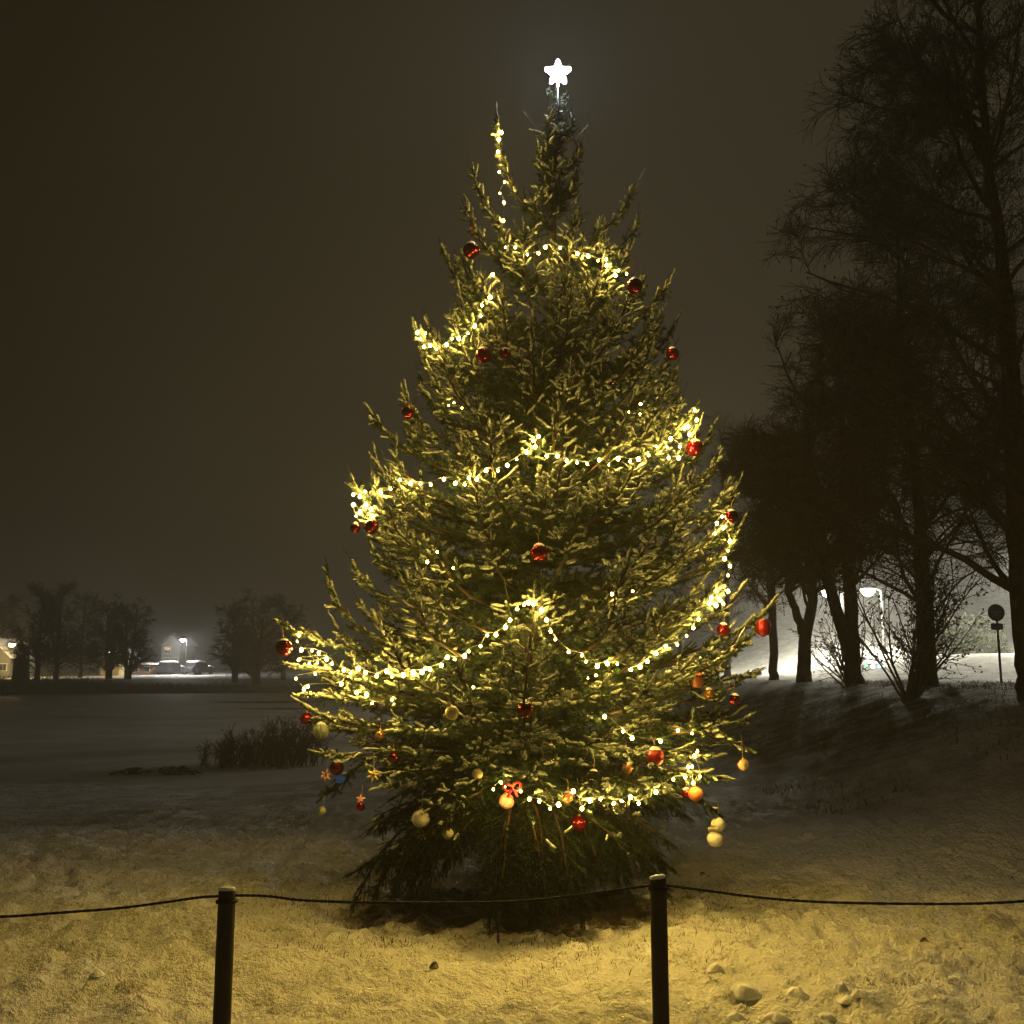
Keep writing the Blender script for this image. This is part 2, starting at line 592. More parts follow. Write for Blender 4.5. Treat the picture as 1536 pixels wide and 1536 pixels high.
SH = []            # shoots: base(3) dir(3) length width hang outer
STEMS = {6: [], 4: []}


def unit(v):
    return v / (np.linalg.norm(v) + 1e-9)


def add_shoot(p, d, L, w=1.0, snow=1.0):
    SH.append((*p, *d, L, w, snow))


def add_twig(p, d, L, plane, hang, snow):
    """a twig with needles all along and pairs of side shoots"""
    n = max(1, int(round(L / 0.082)))
    seg = L / n
    q = np.array(p)
    dd = np.array(d)
    for i in range(n):
        add_shoot(q, dd, seg * 1.12, 0.95 if i < n - 1 else 1.05, snow)
        if i > 0 or n == 1:
            for s in (-1, 1):
                if random.random() < .85:
                    sd = unit(dd * random.uniform(.6, .8) + plane * s * random.uniform(.6, .8) + rng.normal(0, .10, 3) + np.array([0, 0, -.5 * hang + .10]))
                    add_shoot(q + dd * seg * random.uniform(-.1, .25), sd, random.uniform(.046, .074) * (1 + .6 * hang) * (.85 if n == 1 else 1), 1.12, snow)
        q = q + dd * seg
        dd = unit(dd + np.array([0, 0, -.30 * hang + .10 * (1 - hang)]) + rng.normal(0, .05, 3))


def add_branch(P0, P1, P2, hang=0.0, wid=1.0, start=.25, leader=.14, snow=1.0, full=1.0):
    t = np.linspace(0, 1, 30)[:, None]
    C = (1 - t) ** 2 * P0 + 2 * t * (1 - t) * P1 + t * t * P2
    C[1:-1] += rng.normal(0, .005, (28, 3))
    d = np.linalg.norm(np.diff(C, axis=0), axis=1)
    s = np.concatenate([[0], np.cumsum(d)])
    L = s[-1]
    STEMS[6].append((C[np.linspace(0, 29, 9).astype(int)], np.linspace(.006 + .008 * L, .0035, 9)))
    out = unit(np.array([P2[0] - P0[0], P2[1] - P0[1], 0]) + 1e-6)
    lat = np.array([-out[1], out[0], 0])
    pos = max(start * L, L - .95)
    k = 0
    while pos < L - .03:
        i = min(28, int(np.searchsorted(s, pos)) - 1)
        f = (pos - s[i]) / max(d[i], 1e-6)
        p = C[i] + (C[i + 1] - C[i]) * f
        T = unit(C[min(i + 1, 29)] - C[max(i - 1, 0)])
        rest = L - pos
        tl = min(.062 + .46 * rest, .26 * wid) * random.uniform(.8, 1.12)
        nrm = unit(np.cross(lat, T))
        if nrm.dot(out) < 0: nrm = -nrm
        inner = rest > .55
        sw = snow * float(np.interp(rest, [.28, .50, .62], [1, .45, .03]))  # rime fades away from the tip, painting darker depth between sprays
        if not inner or k % 2 == 0:
            add_shoot(p, unit(T + rng.normal(0, .08, 3)), .10, .9, sw)
            for sd in (-1, 1):
                if random.random() > .95 * full: continue
                a = math.radians(random.uniform(48, 62))
                dv = unit(math.cos(a) * T + math.sin(a) * (sd * lat + nrm * random.uniform(-.10, .30)) + np.array([0, 0, -.55 * hang + .04]))
                pl = unit(np.cross(dv, nrm) + .3 * nrm)
                add_twig(p, dv, tl, pl, hang, sw)
            if k % 2 == 0 and random.random() < .75 * full:
                dv = unit(.65 * T + nrm * random.uniform(.5, .8) + lat * random.uniform(-.3, .3) + np.array([0, 0, -.4 * hang]))
                add_twig(p, dv, tl * .55, unit(np.cross(dv, lat)), hang, sw)
        pos += random.uniform(.070, .092)
        k += 1
    # sparse old needles on the inner wood
    q = max(.12 * L, L - 1.5)
    while q < L - .60 and not (hang > .6):
        i = min(28, int(np.searchsorted(s, q)) - 1)
        T = unit(C[min(i + 1, 29)] - C[max(i - 1, 0)])
        for sd in (-1, 1):
            for k2 in range(2):
                add_shoot(C[i], unit(.7 * T + sd * lat * random.uniform(.6, 1) + np.array([0, 0, random.uniform(-.5, .6)])), random.uniform(.12, .19), 1.5, 0.0)
        q += .15
    T = unit(C[-1] - C[-3])
    # leading shoots at the tip
    for dv, l in ((T, leader), (unit(T + .6 * lat), .065), (unit(T - .6 * lat), .065)):
        add_shoot(C[-1] - T * .03, unit(dv + np.array([0, 0, .12 * (1 - hang)])), l, .72 if l > .09 else .95, snow)


def A3(v):
    return np.array([v[0], v[1], v[2]], float)


z = 0.50
while z < Z_TOP - .05:
    Rm = .5 * (radius(z, 0) + radius(z, math.pi))
    n = max(3, int(round(2 * math.pi * Rm / (.46 if Rm > .5 else .26))))
    off = random.uniform(0, 6.28)
    for i in range(n):
        a = off + 2 * math.pi * (i + random.uniform(-.28, .28)) / n
        back = math.sin(a) > .45
        if back and random.random() < .5: continue
        zt = z + random.uniform(-.12, .12)
        R = radius(min(zt, Z_TOP), a) * random.choice((random.uniform(.66, .85), random.uniform(.92, 1.07), random.uniform(.92, 1.07)))
        hang = float(np.interp(zt, [.45, .8, 1.25], [1.0, .5, 0.0]))
        up = float(np.interp(zt, [.5, 1.0, 1.6, 3.0, 5.0], [-.22, .0, .20, .34, .85]))
        zb = max(.28, zt - up * R - (.02 if zt < 4.6 else .06))
        P0 = np.array([axis_x(zb), TREE_Y, zb])
        od = np.array([math.cos(a), math.sin(a), 0])
        P2 = np.array([axis_x(zt), TREE_Y, zt]) + od * R
        bend = float(np.interp(zt, [.5, 1.2, 3, 5], [.62, .84, .90, .76]))
        P1 = np.array([axis_x(zb), TREE_Y, zb]) + od * R * bend + np.array([0, 0, (.10 if hang > .5 else .02) * R])
        add_branch(P0, P1, P2, hang, float(np.clip(Rm / .55, .40, 1.0)), start=max(.12, 1 - .95 / max(R, .3)) if R > 1 else .15,
                   leader=random.uniform(.10, .17), snow=float(np.interp(zt, [.42, .70, 1.05], [.0, .55, 1.0])), full=.6 if back else 1.0)
    z += float(np.interp(z, [.5, 1.5, 5, 5.6], [.135, .26, .21, .10]))


def tipbranch(px, py, zb, Y=TREE_Y, bx=.75, bz=0.0, **k):
    """a single branch that stands out of the outline, its tip seen at (px, py)"""
    P2 = A3(at(px, py, Y))
    P0 = np.array([axis_x(zb), TREE_Y, zb])
    P1 = P0 + (P2 - P0) * np.array([bx, bx, 0]) + np.array([0, 0, bz])
    add_branch(P0, P1, P2, **k)


kw = dict(start=.3)
tipbranch(744, 180, zrow(345), 6.85, .85, .12, wid=.33, start=.25, leader=.16)
tipbranch(708, 252, zrow(380), 6.8, .85, .05, wid=.4, start=.3, leader=.16)
tipbranch(950, 285, zrow(395), 6.8, .7, .10, wid=.33, leader=.2, **kw)
tipbranch(955, 330, zrow(420), 6.9, .8, .05, wid=.45, leader=.15, **kw)
tipbranch(1000, 428, zrow(540), 6.75, .75, .10, wid=.45, leader=.16, **kw)
tipbranch(1014, 485, zrow(590), 6.9, .8, .10, wid=.5, leader=.13, **kw)
tipbranch(701, 312, zrow(430), 6.7, .85, .05, wid=.42, leader=.13, **kw)
tipbranch(604, 590, zrow(700), 6.75, .85, .06, wid=.5, leader=.1, **kw)
tipbranch(665, 374, zrow(500), 6.9, .8, .05, wid=.45, leader=.12, **kw)
tipbranch(622, 490, zrow(590), 6.7, .85, .05, wid=.55, leader=.1, **kw)
tipbranch(555, 620, zrow(740), 6.9, .75, .10, wid=.6, start=.45, leader=.12)
tipbranch(1045, 605, zrow(720), 6.6, .85, .05, wid=.6, leader=.1, **kw)
tipbranch(1080, 676, zrow(800), 6.9, .85, .05, wid=.6, leader=.13, **kw)
tipbranch(1105, 728, zrow(850), 6.9, .85, .05, wid=.7, leader=.13, **kw)
tipbranch(527, 716, zrow(830), 6.6, .9, .05, wid=.6, leader=.12, **kw)
tipbranch(1112, 785, zrow(900), 6.8, .9, .02, wid=.7, leader=.12, **kw)
tipbranch(490, 850, zrow(1010), 6.75, .92, .02, wid=.75, start=.4, leader=.1)
tipbranch(416, 934, zrow(1010), 6.6, .55, .0, wid=.9, start=.4, leader=.14)
tipbranch(440, 1000, zrow(1030), 6.5, .6, .05, wid=.9, start=.4, leader=.1)
tipbranch(455, 1045, zrow(1060), 6.5, .6, .05, wid=.9, start=.4, leader=.1)
tipbranch(1165, 898, zrow(1010), 6.8, .75, .0, wid=.85, start=.4, leader=.18)
tipbranch(1140, 940, zrow(1040), 6.6, .8, .05, wid=.9, start=.4, leader=.12)
tipbranch(1135, 1010, zrow(1050), 6.8, .7, .05, wid=.95, start=.4, leader=.1)
tipbranch(1120, 1125, zrow(1080), 6.7, .6, .12, hang=.3, wid=.8, start=.5, leader=.1)
tipbranch(524, 1312, zrow(1230), 6.6, .55, .0, hang=.9, wid=.7, start=.3, leader=.08, snow=.0)
tipbranch(1010, 1305, zrow(1220), 6.7, .7, .0, hang=.9, wid=.7, start=.3, leader=.08, snow=.0)
tipbranch(1078, 1222, zrow(1120), 6.62, .6, .10, hang=.5, wid=.6, start=.5, leader=.06, snow=.3)
tipbranch(480, 1200, zrow(1090), 6.62, .6, .10, hang=.5, wid=.6, start=.5, leader=.06, snow=.3)
# upright leaders on the side that faces the camera
for (px, py, zb, Y) in ((808, 650, 800, 6.12), (706, 690, 820, 6.15), (800, 893, 1050, 5.66), (925, 880, 1010, 5.75), (690, 1010, 1110, 5.6),
                        (788, 965, 1120, 5.5), (560, 715, 860, 6.5), (855, 350, 470, 6.7), (900, 560, 700, 6.3), (1060, 590, 0, 0),
                        (915, 690, 840, 6.1), (1020, 760, 900, 6.3), (610, 860, 990, 6.15), (1000, 900, 1040, 6.0)):
    if Y:
        tipbranch(px, py, zrow(zb), Y, .95, .02, wid=.75, start=.35, leader=.12)
# hanging skirt round the trunk
for i in range(70):
    a = random.uniform(math.pi * .85, math.pi * 2.15) if i < 54 else random.uniform(0, math.pi)
    zt = random.uniform(.12, .36)
    R = random.uniform(.45, 1.08)
    zb = random.uniform(.5, .85)
    od = np.array([math.cos(a), math.sin(a), 0])
    P0 = np.array([axis_x(zb), TREE_Y, zb])
    P2 = np.array([axis_x(zt), TREE_Y, zt]) + od * R
    P1 = P0 + od * R * .8 + np.array([0, 0, .05])
    add_branch(P0, P1, P2, 1.0, .8, .3, .09, 0.0, .8)
# top of the stem
for zz in np.arange(zrow(330), Z_TOP + .02, .05):
    for k in range(6):
        a = random.uniform(0, 6.28)
        l = random.uniform(.07, .13)
        add_shoot(np.array([axis_x(zz), TREE_Y, zz]), unit(np.array([math.cos(a), math.sin(a), random.uniform(.3, 1.1)])), l, 1.0, .6)
for (px, py, px0, py0) in ((786, 168, 812, 200), (880, 160, 862, 200), (882, 190, 856, 222), (822, 142, 826, 190), (852, 142, 840, 188), (872, 225, 850, 248), (795, 195, 822, 204)):
    p0, p1 = A3(at(px0, py0, 6.95)), A3(at(px, py, 6.9))
    add_shoot(p0, unit(p1 - p0), np.linalg.norm(p1 - p0), .7, 1.0)

S = np.array(SH)
SPX, SPY = project(S[:, :3] + S[:, 3:6] * S[:, 6:7] * .5)


# --------------- positions of lights and ornaments, laid on the foliage
def surf(px, py, rad=11, lift=.03, lo=None):
    """depth of the outermost twigs round a spot of the tree"""
    d2 = (SPX - px) ** 2 + (SPY - py) ** 2
    for r in (rad, rad * 2, rad * 4, rad * 8):
        k = d2 < r * r
        if k.sum() >= 3:
            Y = np.percentile(S[k, 1], 4) - lift
            return float(Y)
    return TREE_Y - .3


CLEAR = []          # (point, radius) to keep free of needles

# --------------- light strings
STR = {
    'top': [(752, 199), (748, 209), (747, 228), (749, 258), (757, 273), (750, 290), (756, 304), (755, 331), (758, 371), (773, 371), (791, 382), (808, 380),
            (818, 371), (840, 372), (866, 381), (882, 384), (897, 391), (909, 389), (910, 398), (923, 413), (928, 406), (940, 411)],
    'upper': [(739, 412), (735, 446), (723, 458), (721, 474), (712, 489), (702, 500), (688, 508), (678, 508), (670, 517), (655, 524), (645, 518), (636, 520), (631, 508), (626, 499), (638, 500)],
    'mid': [(530, 742), (540, 745), (548, 738), (549, 757), (557, 764), (540, 768), (530, 757), (534, 774), (560, 775), (571, 739), (586, 733), (600, 720), (616, 725), (630, 726), (646, 727), (666, 719), (683, 725), (697, 727), (703, 717), (715, 719),
            (729, 706), (747, 706), (761, 698), (775, 689), (790, 678), (800, 661), (808, 655), (803, 670), (820, 684), (836, 684), (850, 691), (866, 694), (881, 696), (899, 690), (914, 697), (927, 688), (945, 692), (958, 689), (973, 683),
            (985, 670), (1001, 671), (1003, 687), (1018, 687), (1020, 670), (1006, 658), (1027, 642), (1034, 652), (1045, 630), (1042, 615), (1032, 640)],
    'right': [(1083, 775), (1090, 770), (1075, 785), (1073, 800), (1085, 792), (1095, 812), (1092, 826), (1087, 838), (1095, 849), (1092, 863), (1075, 888), (1092, 887), (1067, 897), (1080, 900), (1085, 906), (1074, 908), (1064, 905), (1048, 929), (1040, 942)],
    'lower': [(448, 953), (446, 962), (452, 975), (468, 976), (478, 979), (490, 986), (448, 990), (464, 995), (476, 994), (490, 989), (498, 996), (473, 1011), (444, 1018), (456, 1034), (462, 1030), (512, 1026), (516, 1005), (526, 1010), (538, 1003),
              (548, 1009), (565, 1014), (580, 1007), (588, 1015), (605, 1013), (620, 1009), (633, 1008), (645, 1004), (662, 998), (671, 986), (682, 989), (697, 984), (703, 977), (721, 969), (731, 953), (744, 952), (758, 941), (765, 930), (776, 913),
              (786, 907), (793, 904), (800, 907), (812, 915), (820, 930), (826, 947), (833, 959), (853, 978), (873, 983), (879, 993), (896, 999), (911, 995), (926, 996), (946, 1004), (960, 1000), (971, 992), (984, 980), (999, 970), (1016, 967), (1030, 954)],
    'low_left': [(535, 1039), (550, 1042), (558, 1055), (588, 1050), (638, 1003)],
    'bottom': [(740, 1184), (752, 1174), (756, 1180), (781, 1187), (794, 1199), (809, 1202), (825, 1213), (838, 1207), (860, 1187), (873, 1213), (885, 1201), (901, 1199), (922, 1206), (931, 1203), (946, 1196), (958, 1205), (984, 1188), (1010, 1169),
               (1028, 1166), (1032, 1151), (1038, 1150), (1040, 1175), (1050, 1165), (1042, 1134), (1046, 1127), (1038, 1100), (1017, 1096), (991, 1112), (948, 1107), (935, 1097), (907, 1075)],
    'behind': [(681, 604), (693, 612), (673, 608), (641, 843), (656, 828), (680, 852), (710, 1031), (882, 1017), (894, 1013), (918, 891), (949, 887), (961, 606), (943, 618), (960, 621)],
}
SLAB = {'top': 'short warm light string hanging from the top left branch to below the bare stem',
        'upper': 'warm light string slanting down the upper left edge of the spruce',
        'mid': 'warm light string sagging across the middle of the spruce from edge to edge',
        'right': 'warm light string running down the right edge of the spruce',
        'lower': 'long warm light string peaking over the lower middle of the spruce',
        'low_left': 'few warm bulbs below the bright lower left branch of the spruce',
        'bottom': 'warm light string low on the spruce near the pink and red ornaments',
        'behind': 'dim scattered bulbs deep among the branches of the spruce'}
SPOS = {}
for key, pts in STR.items():
    P = []
    for (px, py) in pts:
        Y = surf(px, py, 12, -.05 if key == 'behind' else .025)
        P.append([px, py, Y])
    P = np.array(P)
    if key != 'behind':
        Ys = P[:, 2].copy()
        for i in range(len(P)):
            w = P[max(0, i - 1):i + 2, 2]
            Ys[i] = min(P[i, 2] + .03, .5 * P[i, 2] + .5 * w.mean())
        P[:, 2] = Ys
    W = [A3(at(*p)) for p in P]
    SPOS[key] = W
    for w in W:
        CLEAR.append((w, .034))

# --------------- ornaments: (px, py, radius in px, kind, name, category, label)
ORN = [
    (707, 376, 12.5, 'ball:darkred', 'bauble', 'dark red bauble highest on the left edge, level with the top light string'),
    (952, 429, 12, 'ball:darkred', 'bauble', 'dark red bauble highest on the right edge, hung on a red ribbon'),
    (725, 533, 12, 'ball:darkred', 'bauble', 'dark red bauble inside the upper left below the slanting light string'),
    (757, 530, 8, 'ball:darkred', 'bauble', 'half hidden dark red bauble right beside the one below the slanting light string'),
    (1009, 531, 10, 'ball:red', 'bauble', 'red bauble on the upper right edge against the dark sky'),
    (612, 619, 9.5, 'ball:darkred', 'bauble', 'plain dark red bauble on the left edge against the sky, without snow'),
    (1042, 672, 12.5, 'ball:red', 'bauble', 'snow-capped red bauble below the bright right end of the middle light string'),
    (1097, 775, 10.5, 'ball:darkred', 'bauble', 'snow-capped dark red bauble at the top of the right edge light string'),
    (557, 790, 11.5, 'ball:darkred', 'bauble', 'larger dark red bauble of the two below the bright left branch tip'),
    (533, 792, 8, 'ball:darkred', 'bauble', 'smaller dark red bauble of the two below the bright left branch tip'),
    (809, 829, 13, 'ball:red', 'bauble', 'red bauble in the very middle of the spruce'),
    (426, 972, 13, 'ball:darkred', 'bauble', 'snow-capped dark red bauble hung on the leftmost branch tip'),
    (1085, 945, 10, 'ball:red', 'bauble', 'snow-capped red ball left of the barrel shaped bauble'),
    (1145, 941, 11, 'barrel:satin', 'bauble', 'red barrel shaped bauble on the rightmost branch tip'),
    (788, 1064, 13, 'ball:darkred', 'bauble', 'large dark red bauble below the peak of the lower light string'),
    (1102, 1050, 9, 'ball:darkred', 'bauble', 'small dark red bauble low on the right edge in shadow'),
    (983, 1135, 13.5, 'drop:satin', 'bauble', 'large satin red bauble with a pointed bottom at lower right'),
    (868, 1236, 12, 'ball:red', 'bauble', 'bright red bauble hanging lowest below the bottom light string'),
    (591, 1136, 10, 'ball:darkred', 'bauble', 'dark red bauble alone in the dark lower left branches'),
    (505, 1152, 11, 'ball:darkred', 'bauble', 'dark red bauble above the blue paper parcel'),
    (460, 1078, 9, 'ball:red', 'bauble', 'red bauble touching the green striped ball at left'),
    (917, 572, 5, 'ball:darkred', 'bauble', 'tiny red bauble deep in the dark upper right branches'),
    (1046, 1020, 11, 'bell:copper', 'bell ornament', 'copper bell below the two red baubles on the right'),
    (1064, 1041, 9, 'ball:amber', 'bauble', 'dull amber bauble just below the copper bell'),
    (481, 1096, 11.5, 'ball:green', 'bauble', 'pale green striped ball on the lower left edge'),
    (571, 1103, 8.5, 'ball:amber', 'bauble', 'small amber bauble in the lower left branches'),
    (678, 1069, 10.5, 'ball:cream', 'thread ball', 'cream thread ball below the lower light string, left of the middle'),
    (489, 1163, 8.5, 'flower:pink', 'star ornament', 'small pink star ornament left of the blue parcel'),
    (511, 1168, 8, 'gift:blue', 'parcel ornament', 'small blue paper parcel on the lower left edge'),
    (541, 1205, 8.5, 'santa:red', 'felt ornament', 'small red felt ornament with a pink star at lower left'),
    (560, 1163, 10, 'flower:straw', 'star ornament', 'pale straw star in the lower left branches'),
    (631, 1228, 13.5, 'tail:white', 'felt ornament', 'large white ball with a fringed tail hanging at lower left'),
    (672, 1251, 8.5, 'ball:cream', 'thread ball', 'small pale ball on a long thread right of the fringed white ball'),
    (760, 1202, 11.5, 'ball:pink', 'bauble', 'pink bauble below the red bow'),
    (768, 1182, 12, 'bow:ribbon', 'bow', 'shiny red bow beside the bright bulbs above the pink bauble'),
    (825, 1130, 12, 'ball:glass', 'glass bauble', 'clear glass bauble in the lower middle of the spruce'),
    (890, 1166, 11, 'ball:glass', 'glass bauble', 'clear glass bauble with snow on its ribbon, above the bright glass one'),
    (940, 1153, 8.5, 'ball:copper', 'bauble', 'small copper bauble left of the large pointed red one'),
    (851, 1196, 8.5, 'ball:copper', 'bauble', 'small copper bauble among the bottom row of bulbs'),
    (928, 1210, 11, 'ball:glass', 'glass bauble', 'brightly lit glass bauble in the bottom row of bulbs'),
    (1043, 1191, 11, 'ball:orange', 'bauble', 'orange bauble under the bright lower right cluster of bulbs'),
    (1030, 1190, 8, 'ball:red', 'bauble', 'small red bauble touching the orange one at lower right'),
    (1115, 1147, 8.5, 'ball:wood', 'wooden ball', 'small wooden ball with a red stripe hanging free at right'),
    (1074, 1247, 12.5, 'snowman:white', 'snowman ornament', 'white two-ball ornament hanging free at lower right'),
    (716, 1161, 8, 'ball:cream', 'thread ball', 'small pale ball left of the bright bulbs by the red bow'),
    (483, 1216, 6, 'ball:green', 'bauble', 'tiny pale green ball lowest on the lower left edge'),
]
OPOS = []
for o in ORN:
    r = o[2] / F * 6.6
    Y = surf(o[0], o[1], max(o[2] * 1.2, 9), r * .55)
    if o[0] in (1115, 1074): Y = 6.6
    p = at(o[0], o[1], Y)
    OPOS.append((p, o[2] / F * (p.y * CP + (p.z - CAMZ) * SP)))
    CLEAR.append((A3(p), OPOS[-1][1] * 1.05))

# --------------- needles and snow
keep = np.ones(len(S), bool)
mid = S[:, :3] + S[:, 3:6] * S[:, 6:7] * .5
tipp = S[:, :3] + S[:, 3:6] * S[:, 6:7]
for c, r in CLEAR:
    for q in (mid, tipp):
        dd = q - c
        lat2 = dd[:, 0] ** 2 + dd[:, 2] ** 2
        # twigs touching the thing, or hanging just in front of it
        keep &= ~((lat2 < (r * .9) ** 2) & (dd[:, 1] < r * .6) & (dd[:, 1] > -.30))
S = S[keep]
S[:, 2] = np.maximum(S[:, 2], .06)
print('shoots', len(S))


def shoot_variant(seed, n=31):
    g = np.random.default_rng(seed)
    V, Fs = [], []
    for i in range(n):
        x = (i + g.uniform(0, 1)) / n * .96
        a = i * 2.39996 + g.uniform(-.3, .3)
        rad = np.array([0, math.cos(a), math.sin(a)])
        fwd = .55 + .9 * x * x
        ln = (.0235 + .004 * g.uniform(-1, 1)) * (1 if x > .1 else .7)
        d = unit(np.array([fwd, 0, 0]) + rad)
        side = unit(np.cross(d, rad + np.array([.3, .1, 0]))) * .0026
        p = np.array([x, 0, 0])
        # x is in shoot lengths, the rest in metres
        V += [p + side * np.array([0, 1, 1]), p - side * np.array([0, 1, 1]), np.array([x, 0, 0]) + d * ln * np.array([0, 1, 1]) + np.array([d[0] * ln * 9, 0, 0])]
        Fs.append((3 * i, 3 * i + 1, 3 * i + 2))
    return np.array(V), np.array(Fs)


def frames(D):
    ref = np.where(np.abs(D[:, 2:3]) > .9, np.array([[1., 0, 0]]), np.array([[0, 0, 1.]]))
    B = np.cross(D, ref)
    B /= np.linalg.norm(B, axis=1, keepdims=True)
    U = np.cross(B, D)
    return B, U


# shoots open to the falling snow, thinned inward so depth shade is painted too
dz = S[:, 5]
pr = S[:, 8] * np.clip(1.15 - np.maximum(0, np.abs(dz) - .60) * .9, 0, 1) * np.where(dz < -.35, .25, 1)
axd = np.hypot(S[:, 0] - axis_x(S[:, 2]), S[:, 1] - TREE_Y)
rr_ = .5 * (np.interp(S[:, 2], prof[:, 0], prof[:, 1]) + np.interp(S[:, 2], prof[:, 0], prof[:, 2]))
pr = pr * np.clip(.05 + 1.7 * (axd / rr_ - .30), .05, 1)
FROST = (rng.random(len(S)) < pr * .72) * rng.uniform(.45, 1.0, len(S))

NV = 6
Fv = []
var = rng.integers(0, NV, len(S))
Vs, Ts, n0 = [], [], 0
for k in range(NV):
    s = S[var == k]
    Vv, Ff = shoot_variant(100 + k)
    D = s[:, 3:6]
    B, U = frames(D)
    ra = rng.uniform(0, 6.28, len(s))
    B2 = B * np.cos(ra)[:, None] + U * np.sin(ra)[:, None]
    U2 = -B * np.sin(ra)[:, None] + U * np.cos(ra)[:, None]
    X = (s[:, :3][:, None, :] + D[:, None, :] * (Vv[None, :, 0:1] * s[:, 6][:, None, None])
         + B2[:, None, :] * (Vv[None, :, 1:2] * s[:, 7][:, None, None]) + U2[:, None, :] * (Vv[None, :, 2:3] * s[:, 7][:, None, None]))
    Vs.append(X.reshape(-1, 3))
    Fv.append(np.repeat(FROST[var == k], len(Vv)))
    Ts.append((Ff[None] + (np.arange(len(s)) * len(Vv))[:, None, None]).reshape(-1, 3) + n0)
    n0 += len(Vs[-1])
spruce = empty('spruce_tree', (0, 0, 0), 'tall snow-dusted spruce hung with warm lights and red baubles', 'tree')
nme = mesh_np('needles', np.concatenate(Vs), np.concatenate(Ts))
nme.attributes.new('frost', 'FLOAT', 'POINT').data.foreach_set('value', np.concatenate(Fv).astype(np.float32))
tag(link('needles', nme, M['needle'], spruce), kind='stuff')

# stems
sets = []
P = np.array([p for p, r in STEMS[6]])
R = np.array([r for p, r in STEMS[6]])
sets.append(tubes(P, R, 5))
sel = S[rng.random(len(S)) < .45]
P = np.stack([sel[:, :3] - sel[:, 3:6] * .02, sel[:, :3] + sel[:, 3:6] * sel[:, 6:7] * .9], 1)
sets.append(tubes(P, np.tile([[.0028, .0016]], (len(P), 1)), 3))
tag(link('branch_wood', tube_mesh('branch_wood', sets), M['twig'], spruce), kind='stuff')
zz = np.linspace(-.1, Z_TOP, 40)
tp = np.stack([axis_x(np.maximum(zz, 0)), np.full(40, TREE_Y), zz], 1)[None]
tr = (np.interp(zz, [-.1, .25, 1, 3, Z_TOP], [.125, .085, .072, .045, .008]))[None]
V, Q = tubes(tp, tr, 14)
link('trunk', mesh_np('trunk', V, Q), M['bark'], spruce, smooth=True)

# snow lying along the upper side of the shoots
sn = S[(FROST > 0) & (rng.random(len(S)) < .9)]
D = sn[:, 3:6]
B, U = frames(D)
K, SD = 5, 5
tt = np.array([.06, .30, .60, .90, 1.05])
t0_ = rng.uniform(0, .35, len(sn))[:, None]
tt = t0_ + (1 - t0_) * tt[None]
shape = np.array([.45, .92, 1.0, .95, .42])
rad = rng.uniform(.0070, .0118, len(sn))[:, None] * shape[None] * rng.uniform(.65, 1.3, (len(sn), K)) * np.clip(sn[:, 7:8], .6, 1)
C = sn[:, None, :3] + D[:, None, :] * (tt[:, :, None] * sn[:, 6][:, None, None]) + U[:, None, :] * (.0085 + rng.normal(0, .0025, (len(sn), K)))[:, :, None]
C = C + rng.normal(0, .0022, C.shape)
V, Q = tubes(C, rad, SD)
tag(link('snow_dusting', mesh_np('snow_dusting', V, Q), M['frost'], spruce, smooth=True), kind='stuff')
print('snowy', len(sn))

# --------------- build the light strings
ico = MB()
ico.lathe([(.002, -.0108), (.0051, -.0090), (.0083, -.0052), (.0096, 0), (.0083, .0052), (.0051, .0090), (.002, .0108)], 10)
bulb_me = ico.mesh('bulb')
bulb_me.materials.append(M['bulb'])
bulb_me.polygons.foreach_set('use_smooth', np.ones(len(bulb_me.polygons), bool))


def spline(P, n=6):
    P = np.array(P)
    Pp = np.concatenate([[2 * P[0] - P[1]], P, [2 * P[-1] - P[-2]]])
    out = []
    for i in range(1, len(Pp) - 2):
        for t in np.linspace(0, 1, n, endpoint=False):
            a, b, c, d = Pp[i - 1], Pp[i], Pp[i + 1], Pp[i + 2]
            out.append(.5 * (2 * b + (c - a) * t + (2 * a - 5 * b + 4 * c - d) * t * t + (3 * b - 3 * c + d - a) * t ** 3))
    out.append(Pp[-2])
    return np.array(out)


for key, W in SPOS.items():
    root = empty('light_string', tuple(W[0]), SLAB[key], 'string lights', 'light strings on the spruce')
    W0 = W[0]
    if key != 'behind':
        c = spline([w - W0 for w in W], 4)
        c[:, 2] += .016
        V, Q = tubes(c[None], np.full((1, len(c)), .0026), 4)
        link('cable', mesh_np('cable', V, Q), M['cable'], root)
    for w in W:
        b = bpy.data.objects.new('bulb', bulb_me)
        COL.objects.link(b)
        b.parent = root
        b.location = tuple(w - W0)
        s = random.uniform(.6, 1.25) * (.72 if key == 'behind' else 1)
        b.scale = (s, s, s)

# --------------- star on the top
sp = at(837, 109, 6.95)
st = empty('star_topper', tuple(sp), 'glowing white five-pointed star on the top of the spruce', 'star')
mb = MB()
pts = []
for i in range(10):
    a = math.pi / 2 + i * math.pi / 5
    r = .100 if i % 2 == 0 else .050
    if i % 2 == 0:
        for da, rr in ((-.12, .092), (-.05, .1), (.05, .1), (.12, .092)):
            pts.append((rr * math.cos(a + da), rr * math.sin(a + da)))
    else:
        pts.append((r * math.cos(a), r * math.sin(a)))
n = len(pts)
V = [(x, -.016, z_) for x, z_ in pts] + [(x, .016, z_) for x, z_ in pts] + [(0, -.034, 0), (0, .034, 0)]
Fs = []
for i in range(n):
    j = (i + 1) % n
    Fs += [(i, i + n, j + n, j), (2 * n, i, j), (2 * n + 1, j + n, i + n)]
mb.add(V, Fs)
mb.build('lit_star', M['star'], st)
mb = MB()
mb.lathe([(.004, -.27), (.004, -.075)], 8, (0, .03, 0))
mb.lathe([(.010, -.10), (.010, -.062)], 10, (0, .03, 0))
mb.build('stem', M['metal'], st)


